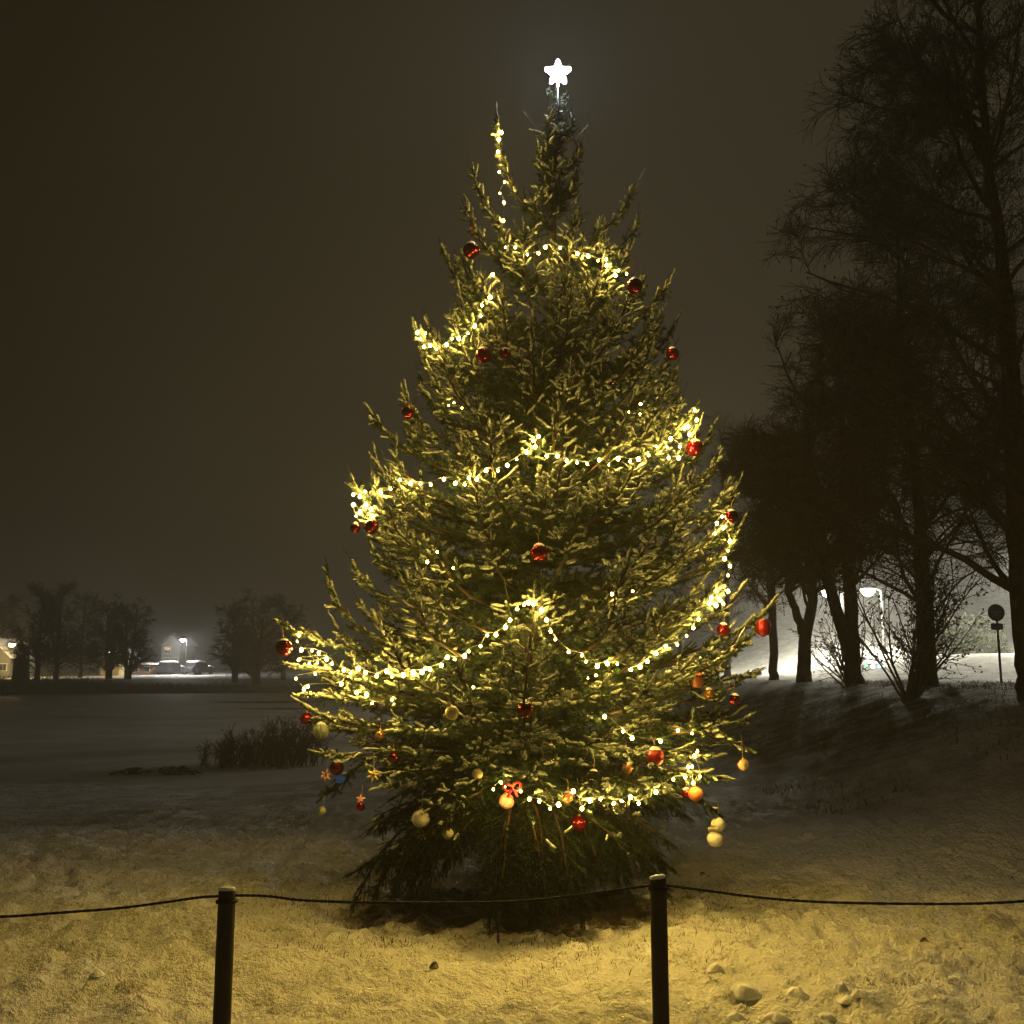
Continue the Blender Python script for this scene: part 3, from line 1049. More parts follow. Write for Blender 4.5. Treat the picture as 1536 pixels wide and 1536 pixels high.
# --------------- build the ornaments
def sphere_prof(r, n=10, sq=1.0):
    return [(max(r * math.sin(math.pi * i / n), r * .02), -r * sq * math.cos(math.pi * i / n)) for i in range(n + 1)]


def snow_cap(r, parent, seed, h=.45):
    g = random.Random(seed)
    mb = MB()
    seg, rows = 18, 5
    V = [(0, 0, r * 1.16)]
    edge = [math.radians(g.uniform(26, 48) * h / .45) for _ in range(seg)]
    edge = [(edge[i - 1] + edge[i] * 2 + edge[(i + 1) % seg]) / 4 for i in range(seg)]
    for j in range(1, rows + 1):
        for i in range(seg):
            th_ = edge[i] * j / rows
            rr = r * (1.16 - .155 * (j / rows) ** 2)
            a = 2 * math.pi * i / seg
            V.append((rr * math.sin(th_) * math.cos(a), rr * math.sin(th_) * math.sin(a), rr * math.cos(th_)))
    Fs = [(0, 1 + i, 1 + (i + 1) % seg) for i in range(seg)]
    for j in range(rows - 1):
        for i in range(seg):
            a, b = 1 + j * seg + i, 1 + j * seg + (i + 1) % seg
            Fs.append((a, a + seg, b + seg, b))
    mb.add(V, Fs)
    mb.build('snow_cap', M['snow'], parent, True)


def loop(parent, z0, L, m, r=.0016):
    V, Q = tubes(np.array([[[0, 0, z0], [.006, 0, z0 + L * .35], [.002, 0.004, z0 + L * .7], [0, .02, z0 + L]]]), np.full((1, 4), r), 4)
    link('hanging_loop', mesh_np('hanging_loop', V, Q), m, parent)


NOSNOW = {612, 460, 917, 489, 511, 541, 560, 868, 672, 678, 760, 1115, 1074, 631, 768, 716, 1043, 591, 483, 571}
for k, ((px, py, rp, kind, nm, lab), (p, r)) in enumerate(zip([(o[0], o[1], o[2], o[3], o[4], o[5]) for o in ORN], OPOS)):
    form, mt = kind.split(':')
    m = M[mt]
    cat = nm
    root = empty(nm.replace(' ', '_'), tuple(p), lab, cat, 'ornaments on the spruce')
    root.rotation_euler = (random.uniform(-.12, .12), random.uniform(-.15, .15), random.uniform(0, 6.28) if form in ('ball', 'barrel', 'drop', 'bell') else random.uniform(-.3, .3))
    capz = r
    if form == 'ball':
        mb = MB(); mb.lathe(sphere_prof(r, 14), 24); mb.build('ball', m, root, True)
        if px == 1115:
            mb = MB(); mb.lathe([(r * 1.01, -r * .18), (r * 1.03, -r * .06), (r * 1.03, r * .06), (r * 1.01, r * .18)], 24); b = mb.build('painted_stripe', M['ribbon'], root, True); b.rotation_euler = (1.5, 0, 1.0)
        if mt in ('green',):
            for q in range(5):
                t = np.linspace(.15, math.pi - .15, 12)
                a = q * math.pi * 2 / 5
                c = np.stack([r * 1.01 * np.sin(t) * math.cos(a), r * 1.01 * np.sin(t) * math.sin(a), r * 1.01 * np.cos(t)], 1)
                V, Q = tubes(c[None], np.full((1, 12), r * .09), 4)
                link('painted_stripe', mesh_np('painted_stripe', V, Q), M['cream'], root)
    elif form == 'barrel':
        mb = MB(); mb.lathe([(r * .25, -1.25 * r), (r * .35, -1.1 * r), (r * .8, -.95 * r), (r * .95, -.5 * r), (r, 0), (r * .95, .5 * r), (r * .8, .95 * r), (r * .3, 1.08 * r)], 24); mb.build('ball', m, root, True)
    elif form == 'drop':
        mb = MB(); mb.lathe([(r * .03, -1.22 * r), (r * .12, -1.04 * r), (r * .50, -.88 * r), (r * .84, -.56 * r), (r * .99, -.15 * r), (r, .15 * r), (r * .87, .5 * r), (r * .6, .8 * r), (r * .15, 1.0 * r)], 24); mb.build('ball', m, root, True)
    elif form == 'bell':
        mb = MB(); mb.lathe([(r * .62, -1.0 * r), (r * .66, -.75 * r), (r * .8, -.2 * r), (r * .95, .3 * r), (r * 1.0, .55 * r), (r * .8, .85 * r), (r * .3, 1.05 * r)], 24); mb.build('bell_body', m, root, True)
        mb = MB(); mb.lathe([(r * 1.02, .38 * r), (r * 1.06, .48 * r), (r * 1.02, .58 * r)], 24); mb.build('rim', M['darkred'], root, True)
    elif form == 'flower':
        for q in range(6):
            a = q * math.pi / 3 + .3
            c = np.array([[[0, 0, 0], [.5 * r * math.cos(a), -.1 * r, .5 * r * math.sin(a)], [1.05 * r * math.cos(a), .0, 1.05 * r * math.sin(a)]]])
            V, Q = tubes(c, np.array([[.10, .24, .06]]) * r, 6)
            link('petal', mesh_np('petal', V, Q), m, root, True)
        mb = MB(); mb.lathe(sphere_prof(r * .28, 6), 10, (0, -r * .12, 0)); mb.build('centre', M['amber'], root, True)
        capz = .8 * r
    elif form == 'gift':
        mb = MB(); mb.box((0, 0, -r * .15), (r * 1.7, r * 1.2, r * 1.3)); mb.build('box', m, root)
        mb = MB(); mb.box((0, 0, -r * .15), (r * .3, r * 1.24, r * 1.34)); mb.build('band', M['blue'], root)
        for s in (-1, 1):
            c = np.array([[[0, 0, .5 * r], [s * .5 * r, 0, .95 * r], [s * .95 * r, 0, .8 * r], [s * .6 * r, 0, .55 * r]]])
            V, Q = tubes(c, np.array([[.08, .16, .18, .08]]) * r, 6)
            link('ribbon_loop', mesh_np('ribbon_loop', V, Q), m, root, True)
        capz = .6 * r
    elif form == 'santa':
        mb = MB(); mb.lathe([(r * .25, -1.3 * r), (r * .75, -1.0 * r), (r * .8, -.5 * r), (r * .45, .1 * r), (r * .35, .3 * r)], 14); mb.build('felt_body', m, root, True)
        for q in range(5):
            a = q * math.pi * 2 / 5 + math.pi / 2
            c = np.array([[[0, -.3 * r, .75 * r], [.4 * r * math.cos(a), -.35 * r, .75 * r + .4 * r * math.sin(a)], [.8 * r * math.cos(a), -.3 * r, .75 * r + .8 * r * math.sin(a)]]])
            V, Q = tubes(c, np.array([[.2, .22, .06]]) * r, 6)
            link('star_point', mesh_np('star_point', V, Q), M['pink'], root, True)
    elif form == 'tail':
        mb = MB(); mb.lathe(sphere_prof(r, 14), 24); mb.build('ball', m, root, True)
        g = np.random.default_rng(5)
        a = g.uniform(0, 6.28, 40); q = g.uniform(.1, .7, 40)
        c = np.stack([np.zeros((40, 3)) + [0, 0, -.9 * r], np.stack([.5 * q * r * np.cos(a), .5 * q * r * np.sin(a), np.full(40, -1.4 * r)], 1), np.stack([q * r * np.cos(a), q * r * np.sin(a), -2.2 * r + .3 * r * g.random(40)], 1)], 1)
        V, Q = tubes(c, np.full((40, 3), r * .06), 4)
        link('fringe', mesh_np('fringe', V, Q), M['white'], root)
    elif form == 'snowman':
        mb = MB(); mb.lathe(sphere_prof(r, 14, .95), 24, (-.02 * r, 0, -.88 * r)); mb.build('lower_ball', m, root, True)
        mb = MB(); mb.lathe(sphere_prof(r * .86, 14, .95), 24, (.22 * r, 0, .82 * r)); mb.build('upper_ball', m, root, True)
        c = np.array([[[-.9 * r, -.2 * r, .15 * r], [-.55 * r, -.55 * r, .35 * r], [-.1 * r, -.7 * r, .3 * r], [.45 * r, -.5 * r, .1 * r]]])
        V, Q = tubes(c, np.array([[.28, .22, .2, .12]]) * r, 6)
        link('scarf', mesh_np('scarf', V, Q), M['cream'], root, True)
        capz = 1.6 * r
    elif form == 'bow':
        for s in (-1, 1):
            t = np.linspace(0, 2 * math.pi, 15)
            c = np.stack([s * r * .62 * (1 - np.cos(t)) * .9, -.1 * r + .15 * r * np.sin(t), r * .48 * np.sin(t) * np.sign(s) + .12 * r * (1 - np.cos(t))], 1)[None]
            V, Q = tubes(c, np.full((1, 15), r * .17), 6)
            link('bow_loop', mesh_np('bow_loop', V, Q), m, root, True)
            c = np.array([[[0, 0, 0], [s * .35 * r, -.1 * r, -.6 * r], [s * .6 * r, -.05 * r, -1.1 * r]]])
            V, Q = tubes(c, np.array([[.1, .17, .2]]) * r, 5)
            link('bow_tail', mesh_np('bow_tail', V, Q), m, root, True)
        mb = MB(); mb.lathe(sphere_prof(r * .24, 8), 12, (0, -.12 * r, 0)); mb.build('knot', m, root, True)
    if form in ('ball', 'barrel', 'drop', 'bell', 'tail'):
        mb = MB(); mb.lathe([(r * .22, capz * .94), (r * .22, capz * 1.12), (r * .10, capz * 1.16)], 12); mb.build('cap', M['gold'], root, True)
    if form != 'bow':
        Ll = {1115: .15, 1074: .10, 672: .17, 868: .22, 952: .13, 707: .13, 631: .12}.get(px, .07)
        loop(root, capz * 1.1, Ll, M['ribbon'] if px in (952, 707, 725) else M['thread'], .0028 if px in (952, 707) else .0016)
    if px not in NOSNOW and form in ('ball', 'barrel', 'drop', 'bell'):
        snow_cap(r, root, k, .45 if mt != 'glass' else .35)

# ------------------------------------------------------------------ rope fence
PY = 3.95
posts = [(-310, 1333, 'out'), (341, 1333, 'short dark wooden post left of the spruce carrying the rope'), (987, 1315, 'short dark wooden post right of the spruce carrying the rope'), (1640, 1322, 'out')]
ptop = []
for (px, py, lab) in posts:
    Y = PY + (.10 if px in (987,) else 0)
    p = at(px, py, Y)
    g = th(p.x, p.y)
    if lab == 'out':
        lab = 'dark rope post just outside the left edge of the picture' if px < 0 else 'dark rope post just outside the right edge of the picture'
    root = empty('rope_post', (p.x, p.y, g), lab, 'post', 'posts of the rope fence')
    h = p.z - g
    mb = MB()
    rr = .0325
    prof_ = [(rr * 1.03, -.25)] + [(rr * random.uniform(.985, 1.02), h * t) for t in np.linspace(.02, .97, 12)] + [(rr * .99, h - .012), (rr * .9, h - .004)]
    mb.lathe(prof_, 20)
    mb.build('post', M['post'], root, True)
    # rope loop round the post
    mb = MB(); mb.lathe([(rr * 1.0, h - .052), (rr + .007, h - .050), (rr + .009, h - .045), (rr + .007, h - .040), (rr, h - .038)], 20); mb.build('rope_ring', M['rope'], root, True)
    cap = MB()
    g2 = random.Random(int(px))
    V, Fs, seg = [(0.0, 0, h + .007)], [], 18
    for j, (q, zz_) in enumerate(((.5, .0065), (.8, .0045), (.93, -.001), (.90, -.006))):
        for i in range(seg):
            a = 2 * math.pi * i / seg
            w = 1 + .06 * math.sin(a * 2 + px) + g2.uniform(-.03, .03)
            V.append((rr * q * w * math.cos(a) - .002, rr * q * w * math.sin(a), h + zz_ + g2.uniform(-.001, .001) + .003 * math.cos(a + px)))
    Fs = [(0, 1 + i, 1 + (i + 1) % seg) for i in range(seg)]
    for j in range(3):
        for i in range(seg):
            a, b = 1 + j * seg + i, 1 + j * seg + (i + 1) % seg
            Fs.append((a, a + seg, b + seg, b))
    cap.add(V, Fs)
    cap.build('snow_cap', M['snow'], root, True)
    ptop.append((p, rr))

RP = [[(-310, 1348), (-200, 1362), (-100, 1374), (0, 1375), (90, 1369), (180, 1362), (250, 1353), (300, 1346), (332, 1344)],
      [(350, 1343), (400, 1344), (450, 1350), (520, 1353), (600, 1354), (700, 1354), (780, 1352), (850, 1345), (910, 1337), (976, 1328)],
      [(999, 1328), (1060, 1336), (1120, 1344), (1180, 1350), (1260, 1354), (1400, 1356), (1500, 1354), (1580, 1347), (1640, 1338)]]
RLAB = ['dark rope sagging from the left post out of the picture', 'dark rope sagging between the two posts in front of the spruce', 'dark rope sagging from the right post out of the picture']
rope_noise = np.random.default_rng(3)
for seg_, lab in zip(RP, RLAB):
    x0, x1 = seg_[0][0], seg_[-1][0]
    ya = PY + (.10 if x0 > 900 else 0)
    yb = PY + (.10 if 900 < x1 < 1000 else 0)
    W = [A3(at(x, y, ya + (yb - ya) * (x - x0) / (x1 - x0))) for x, y in seg_]
    c = spline(W, 14)
    c[:, 2] += .0008 * np.sin(np.arange(len(c)) * .9)
    V1, Q1 = tubes(c[None], np.full((1, len(c)), .0050), 8)
    # two twisted strands
    T = np.gradient(c, axis=0); T /= np.linalg.norm(T, axis=1, keepdims=True)
    cc = spline(W, 60)
    ph = np.arange(len(cc)) * .3
    o1 = np.stack([np.zeros(len(cc)), np.cos(ph), np.sin(ph)], 1) * .0012
    root = empty('rope', tuple(W[0]), lab, 'rope', 'ropes of the fence')
    for nm_, sgn in (('strand', 1), ('strand', -1)):
        V2, Q2 = tubes((cc + sgn * o1 - W[0])[None], np.full((1, len(cc)), .0043), 6)
        link(nm_, mesh_np(nm_, V2, Q2), M['rope'], root, True)

# ------------------------------------------------------------------ lumps of snow, tufts of grass
def ground_at(px, py):
    d = at(px, py, 1.0) - Vector((0, 0, CAMZ))
    t = -CAMZ / d.z
    for _ in range(4):
        x, y = d.x * t, d.y * t
        t = (th(x, y) - CAMZ) / d.z
    return Vector((d.x * t, d.y * t, th(d.x * t, d.y * t)))


CL = [(1115, 1495, 21, 14, 'largest snow lump at lower right, long and flat topped'), (1193, 1500, 17, 13, 'rounded snow lump right of the largest one'), (1155, 1450, 11, 7, 'low snow lump above the largest one'),
      (1072, 1457, 9, 8, 'pointed little snow lump nearest the right post'), (1260, 1488, 9, 9, 'upright little snow lump at the left end of a trampled strip'), (1271, 1499, 12, 6, 'flat snow lump just below the upright little one'),
      (1293, 1506, 12, 6, 'flat snow lump farthest right of the group'), (960, 1512, 13, 8, 'snow lump just left of the foot of the right post'), (925, 1511, 11, 6, 'snow lump farthest left of the group by the right post'),
      (1202, 1478, 7, 6, 'tiny snow lump behind the rounded one'), (1240, 1531, 10, 7, 'snow lump cut by the bottom edge of the picture'), (1165, 1526, 15, 7, 'broad low snow lump near the bottom edge'), (1100, 1526, 12, 7, 'low snow lump below the largest one'),
      (146, 1461, 8, 6, 'single snow lump at lower left, far from the rest'), (652, 1458, 5, 7, 'tiny dark clod on the snow in front of the spruce'), (1387, 1412, 5, 5, 'tiny dark clod on the snow at far right'),
      (1518, 1316, 4, 4, 'tiny dark clod by the right edge of the lawn'), (1054, 1311, 4, 4, 'tiny dark clod behind the right post')]
for (px, py, wp, hp, lab) in CL:
    g = ground_at(px, py)
    sc = math.hypot(g.y, CAMZ) / F
    rx, rz = wp * sc, hp * sc * 1.1
    dark = 'dark clod' in lab
    U_, Vn = 26, 9
    Vv, Fs = [], []
    for j in range(Vn + 1):
        r_ = j / Vn
        for i in range(U_):
            a = 2 * math.pi * i / U_
            cx_, sy_ = math.cos(a), math.sin(a)
            w = 1 + .55 * (float(vnoise(np.array([cx_ * 1.6 + px]), np.array([sy_ * 1.6 + 5.]), 11)[0]) - .5)
            x_, y_ = cx_ * r_ * rx * 1.35 * w, sy_ * r_ * rx * 1.0 * w
            hh = (1 - r_ ** 2.4) ** 1.1 * (1 + .5 * (float(vnoise(np.array([x_ / rx * 1.7 + px]), np.array([y_ / rx * 1.7 + 2.]), 12)[0]) - .5)) + .10 * (float(vnoise(np.array([x_ / rx * 6 + px]), np.array([y_ / rx * 6.]), 13)[0]) - .5)
            Vv.append((x_, y_, rz * 1.15 * hh - .010))
    for j in range(Vn):
        for i in range(U_):
            Fs.append((j * U_ + i, (j + 1) * U_ + i, (j + 1) * U_ + (i + 1) % U_, j * U_ + (i + 1) % U_))
    Fs.append(tuple(Vn * U_ + i for i in range(U_ - 1, -1, -1)))
    mb = MB(); mb.add(Vv, Fs)
    dark = 'dark clod' in lab
    o = mb.build('earth_clod' if dark else 'snow_lump', M['stone'] if dark else M['snow'], None, True)
    o.location = (g.x, g.y, g.z)
    o.rotation_euler.z = random.uniform(-.5, .5)
    tag(o, lab, 'clod' if dark else 'snow lump', 'clods on the lawn' if dark else 'snow lumps on the lawn')


def blades(px_list, name, m, lab, wid=.004):
    """list of (x, y, height, lean)"""
    A = np.array(px_list)
    z0 = terrain(A[:, 0], A[:, 1]) - .01
    a = rng.uniform(0, 6.28, len(A))
    b = np.stack([A[:, 0], A[:, 1], z0], 1)
    s = np.stack([np.cos(a), np.sin(a), np.zeros(len(A))], 1) * wid * .5
    l = rng.normal(0, 1, (len(A), 2)) * A[:, 3:4] * A[:, 2:3]
    m1 = b + np.stack([l[:, 0] * .4, l[:, 1] * .4, A[:, 2] * .6], 1)
    tp_ = b + np.stack([l[:, 0], l[:, 1], A[:, 2] * (.95 - .3 * A[:, 3])], 1)
    V = np.stack([b - s, b + s, m1 - s * .7, m1 + s * .7, tp_], 1).reshape(-1, 3)
    o = (np.arange(len(A)) * 5)[:, None]
    T3 = np.concatenate([o + [[0, 1, 3]], o + [[0, 3, 2]], o + [[2, 3, 4]]])
    ob = link(name, mesh_np(name, V, T3), m)
    tag(ob, lab, 'grass', kind='stuff')


gl = []
for i in range(5200):                   # ring of dead grass at the edge of the bare, shade-darkened patch
    a = random.uniform(0, 6.28)
    r = random.gauss(1.18, .30)
    if float(vnoise(np.array([a * 4.]), np.array([r * 4]), 21)[0]) < .42: continue
    gl.append((TREE_X + .05 + 1.12 * r * math.cos(a), TREE_Y + r * .95 * math.sin(a), random.uniform(.02, .06), .9))
for (px, py, n_, sp_) in ((1080, 1350, 260, .22), (1040, 1362, 200, .2), (1320, 1475, 90, .10), (1360, 1470, 60, .08), (1400, 1478, 60, .1), (860, 1410, 160, .35), (560, 1345, 200, .3), (1500, 1385, 90, .15)):
    g = ground_at(px, py)
    for i in range(n_):
        gl.append((g.x + random.gauss(0, sp_), g.y + random.gauss(0, sp_ * .6), random.uniform(.015, .045), .9))
for i in range(4200):                   # single blades poking through the snow all over the lawn
    y = 4.0 + 16 * random.random() ** 1.3
    x = random.uniform(-.62, .62) * y
    if float(vnoise(np.array([x * 1.5]), np.array([y * 1.5]), 31)[0]) < .55: continue
    gl.append((x, y, random.uniform(.01, .03), 1.0))
blades(gl, 'grass', M['grass'], 'dead grass poking through the thin snow round the spruce')
gb = []
for i in range(9000):
    x, y = random.uniform(3.2, 11), random.uniform(11, 24)
    if float(vnoise(np.array([x * 1.2]), np.array([y * 1.2]), 33)[0]) < .4: continue
    gb.append((x, y, random.uniform(.05, .14), .8))
blades(gb, 'grass', M['grass'], 'rough dead grass on the dark bank at right', .010)


# ------------------------------------------------------------------ bare trees
def kids(P, n, lo, hi, ang, length, k, droop, g, jit=.12, rise=0.0, var=(.55, 1.15)):
    """n children on each polyline of P (N,m,3); length array (N,)"""
    N, m, _ = P.shape
    t = g.uniform(lo, hi, (N, n))
    x = t * (m - 1)
    i = np.minimum(x.astype(int), m - 2)
    f = (x - i)[..., None]
    r = np.arange(N)[:, None]
    p = P[r, i] * (1 - f) + P[r, i + 1] * f
    T = P[r, i + 1] - P[r, i]
    T /= np.linalg.norm(T, axis=2, keepdims=True) + 1e-9
    w = g.normal(0, 1, (N, n, 3))
    w -= (w * T).sum(2, keepdims=True) * T
    w /= np.linalg.norm(w, axis=2, keepdims=True) + 1e-9
    a = np.radians(g.uniform(*ang, (N, n)))[..., None]
    d = np.cos(a) * T + np.sin(a) * w
    d[..., 2] += rise
    d /= np.linalg.norm(d, axis=2, keepdims=True)
    L = (length[:, None] if np.ndim(length) else length) * g.uniform(*var, (N, n)) * (1.12 - .50 * t)
    p, d, L = p.reshape(-1, 3), d.reshape(-1, 3), L.reshape(-1)
    out = [p]
    q = p
    for j in range(k - 1):
        q = q + d * (L / (k - 1))[:, None]
        out.append(q)
        d = d + g.normal(0, jit, d.shape)
        d[:, 2] += droop * (j + 1) / k
        d /= np.linalg.norm(d, axis=1, keepdims=True)
    return np.stack(out, 1), L


def bare_tree(name, stems, crownR, g, n=(20, 11, 9, 5), thick=1.0, lab=None, droop=-.16, lo=.3, group=None, loc=None, buds=False, rise=.25, mw=None, mb_=None, limb0=(45, 80)):
    """stems: list of (points, radii), relative to loc"""
    root = empty(name, loc, lab, 'tree', group)
    sets = []
    L1s = []
    for pts, rad_ in stems:
        c = spline(np.array(pts, float), 5)
        rr = np.interp(np.linspace(0, 1, len(c)), np.linspace(0, 1, len(rad_)), rad_)
        c[1:, :2] += g.normal(0, .012, (len(c) - 1, 2))
        V, Q = tubes(c[None], rr[None], 12)
        sets.append((V, Q))
        L1, ln = kids(c[None], max(4, int(n[0] * (len(stems) == 1 or .62))), lo, .98, limb0, np.array([crownR]), 9, droop * .5, g, .13, rise, (.72, 1.08))
        L1s.append((L1, ln, np.interp(.55, np.linspace(0, 1, len(rad_)), rad_)))
    link('trunk', tube_mesh('trunk', sets), mb_ or M['darkbark'], root, True)
    tw = []
    lp = np.concatenate([a for a, b, c in L1s]); ll = np.concatenate([b for a, b, c in L1s])
    r1 = L1s[0][2] * .42 * (ll / crownR)
    tw.append(tubes(lp, r1[:, None] * np.linspace(1, .22, 9)[None], 6))
    P2, l2 = kids(lp, n[1], .18, 1.0, (30, 62), ll * .46, 6, droop, g, .14, .05)
    tw.append(tubes(P2, np.clip(l2 * .010, .006, .03)[:, None] * np.linspace(1, .4, 6)[None] * thick, 4))
    P3, l3 = kids(P2, n[2], .15, 1.0, (25, 60), np.maximum(l2 * .62, .45), 3, droop * 1.2, g, .18)
    tw.append(tubes(P3, np.array([.0062, .005, .0035])[None] * np.ones((len(P3), 1)) * thick, 3))
    if n[3]:
        P4, l4 = kids(P3, n[3], .2, 1.0, (20, 60), np.maximum(l3 * .62, .30), 2, droop * 1.6, g, .2)
        tw.append(tubes(P4, np.array([.0040, .0026])[None] * np.ones((len(P4), 1)) * thick, 3))
        ends = P4[:, -1]
    else:
        ends = P3[:, -1]
    if buds:
        e = ends[g.random(len(ends)) < buds]
        V, Q = tubes(np.stack([e + [0, 0, .012], e + [0, 0, -.004], e + [0, 0, -.03]], 1), np.tile([[.004, .014, .005]], (len(e), 1)) * thick, 4)
        tw.append((V, Q))
    tag(link('crown', tube_mesh('crown', tw), mw or M['baretwig'], root), kind='stuff')
    return root


def base(px, py_guess, Y):
    p = at(px, py_guess, Y)
    return Vector((p.x, Y, th(p.x, Y) - .05))


def rel(pxs, Y, b, dy=0.0):
    """points seen at pixels, relative to the base b"""
    return [tuple(at(px, py, Y + dy * i) - b) for i, (px, py) in enumerate(pxs)]


G = np.random.default_rng(21)
grp = 'bare trees on the bank'
b = base(1551, 1045, 13.2)
bare_tree('bare_tree', [([(0.18, 0, -.1), (.05, 0, .12), (.0, 0, .5), (-.02, 0, 1.6), (.05, .1, 3.2), (.15, .2, 5.5), (.1, .3, 8), (.2, .3, 12.5)], [.34, .25, .19, .17, .145, .10, .05, .015])], 3.75, G,
          n=(54, 12, 9, 4), thick=1.1, lab='thick dark bare tree at the right edge of the picture, nearest on the bank', lo=.37, group=grp, loc=b, buds=.10, rise=.34, droop=-.11)
b = base(1394, 1040, 18.5)
bare_tree('bare_tree', [([(.05, 0, -.1), (0, 0, .3), (0, 0, 2), (.05, .1, 4), (-.05, .2, 7), (.1, .2, 9.5)], [.22, .16, .14, .10, .05, .012])], 3.45, G,
          n=(46, 12, 9, 4), thick=1.1, lab='straight bare tree on the bank behind the leafy shrub', lo=.32, group=grp, loc=b, buds=.10, rise=.32, droop=-.12)
b = base(1281, 1032, 22)
bare_tree('bare_tree', [([(.05, 0, -.1), (.0, 0, .4), (.02, 0, 2), (.0, .1, 4), (.1, .2, 6.5), (.05, .2, 8.0)], [.24, .17, .14, .10, .06, .01]),
                        ([(-.02, 0, .5), (-.12, 0, 1.0), (-.45, 0, 2.2), (-.55, -.1, 3.2), (-.75, -.2, 5), (-.8, -.2, 6.6)], [.15, .14, .12, .10, .06, .01])], 3.0, G,
          n=(40, 11, 9, 2), thick=1.4, lab='bare tree with two stems parting low, right of the forked one', lo=.40, group=grp, loc=b, rise=.32, droop=-.12)
b = base(1206, 1030, 25)
bare_tree('bare_tree', [([(.03, 0, -.1), (.0, 0, .4), (.12, 0, 1.3), (.32, 0, 2.3), (.3, .1, 4), (.4, .2, 6.6)], [.22, .17, .14, .12, .08, .01]),
                        ([(.1, 0, 1.1), (-.1, 0, 1.75), (-.28, 0, 2.4), (-.3, -.1, 3.6), (-.5, -.2, 5.6)], [.13, .10, .08, .06, .01])], 2.7, G,
          n=(36, 10, 9, 2), thick=1.5, lab='bare tree on the bank forking like a Y at head height', lo=.42, group=grp, loc=b, rise=.32, droop=-.12)
b = base(1162, 1028, 28.5)
bare_tree('bare_tree', [([(.0, 0, -.1), (.0, 0, .5), (.02, 0, 2.4), (.0, .1, 4.5), (.1, .1, 6.2)], [.16, .12, .11, .08, .01])], 2.3, G,
          n=(32, 10, 8, 3), thick=1.5, lab='slim bare tree on the bank closest to the spruce', lo=.42, group=grp, loc=b, rise=.32, droop=-.12)
for (px, Y, H, R, lab) in ((1092, 40, 10.2, 2.6, 'smaller bare tree farther back just right of the spruce'), (1022, 44, 11.8, 2.4, 'bare tree top peeping out behind the right side of the spruce')):
    b = base(px, 1030, Y)
    bare_tree('bare_tree', [([(0, 0, -.1), (0, 0, 1), (.1, 0, 4), (0, 0, H)], [.15, .12, .09, .01])], R, G, n=(20, 9, 7, 0), thick=1.7, lab=lab, lo=.3, group=grp, loc=b, droop=.05, rise=.8, limb0=(25, 50))


# shrub with last leaves on the bank
def shrub(name, px, py, Y, H, spread, n, lab, leaves, g, thick=1.0, cat='shrub', foot=.08):
    b = base(px, py, Y)
    root = empty(name, b, lab, cat)
    a = g.uniform(0, 6.28, n)
    e = g.uniform(.15, 1.0, n) * spread
    d = np.stack([np.cos(a) * e, np.sin(a) * e * .7, np.ones(n)], 1)
    d /= np.linalg.norm(d, axis=1, keepdims=True)
    L = H * g.uniform(.6, 1.05, n)
    q = np.stack([g.normal(0, foot, n), g.normal(0, foot * .7, n), np.zeros(n)], 1)
    out = [q]
    for j in range(7):
        q = q + d * (L / 7)[:, None]
        out.append(q)
        d = d + g.normal(0, .11, d.shape)
        d /= np.linalg.norm(d, axis=1, keepdims=True)
    P1 = np.stack(out, 1)
    tw = [tubes(P1, np.linspace(.022, .006, 8)[None] * np.ones((n, 1)) * thick, 5)]
    P2, l2 = kids(P1, 9, .2, 1, (20, 55), L * .38, 5, .03, g, .15)
    tw.append(tubes(P2, np.linspace(.008, .004, 5)[None] * np.ones((len(P2), 1)) * thick, 3))
    P3, l3 = kids(P2, 4, .2, 1, (20, 60), np.maximum(l2 * .5, .15), 2, .0, g, .15)
    tw.append(tubes(P3, np.array([.0045, .003])[None] * np.ones((len(P3), 1)) * thick, 3))
    tag(link('stems', tube_mesh('stems', tw), M['baretwig'], root), kind='stuff')
    if leaves:
        c = np.concatenate([P3[:, -1], P3[:, 0]])
        c = c[g.random(len(c)) < leaves]
        m_ = len(c)
        u = g.normal(0, 1, (m_, 3)); u /= np.linalg.norm(u, axis=1, keepdims=True)
        v = np.cross(u, g.normal(0, 1, (m_, 3))); v /= np.linalg.norm(v, axis=1, keepdims=True)
        l = g.uniform(.035, .065, m_)[:, None]
        V = np.stack([c, c + u * l * .5 + v * l * .38, c + u * l, c + u * l * .5 - v * l * .38], 1).reshape(-1, 3)
        Q = (np.arange(m_) * 4)[:, None] + np.arange(4)[None]
        tag(link('leaves', mesh_np('leaves', V, Q), M['deadleaf'], root), kind='stuff')
    return root


shrub('shrub', 1368, 1092, 16.2, 2.45, .75, 26, 'large shrub keeping some leaves at the foot of the bank trees', .75, G)
shrub('shrub', 1275, 1040, 21.0, 1.5, 1.1, 16, 'low twiggy shrub between the two stemmed trees on the bank', .4, G)
for (px, py, Y, H, n_, lab) in ((345, 1132, 23.2, .95, 34, 'leftmost and thinnest of the dark bushes by the near shore'), (395, 1132, 23.4, 1.15, 48, 'middle one of the dark bushes by the near shore'), (448, 1132, 23.2, 1.2, 44, 'dark bush by the near shore half hidden by the spruce')):
    shrub('shore_bush', px, py, Y, H, .45, n_, lab, .12, G, .8, 'bush', .34)

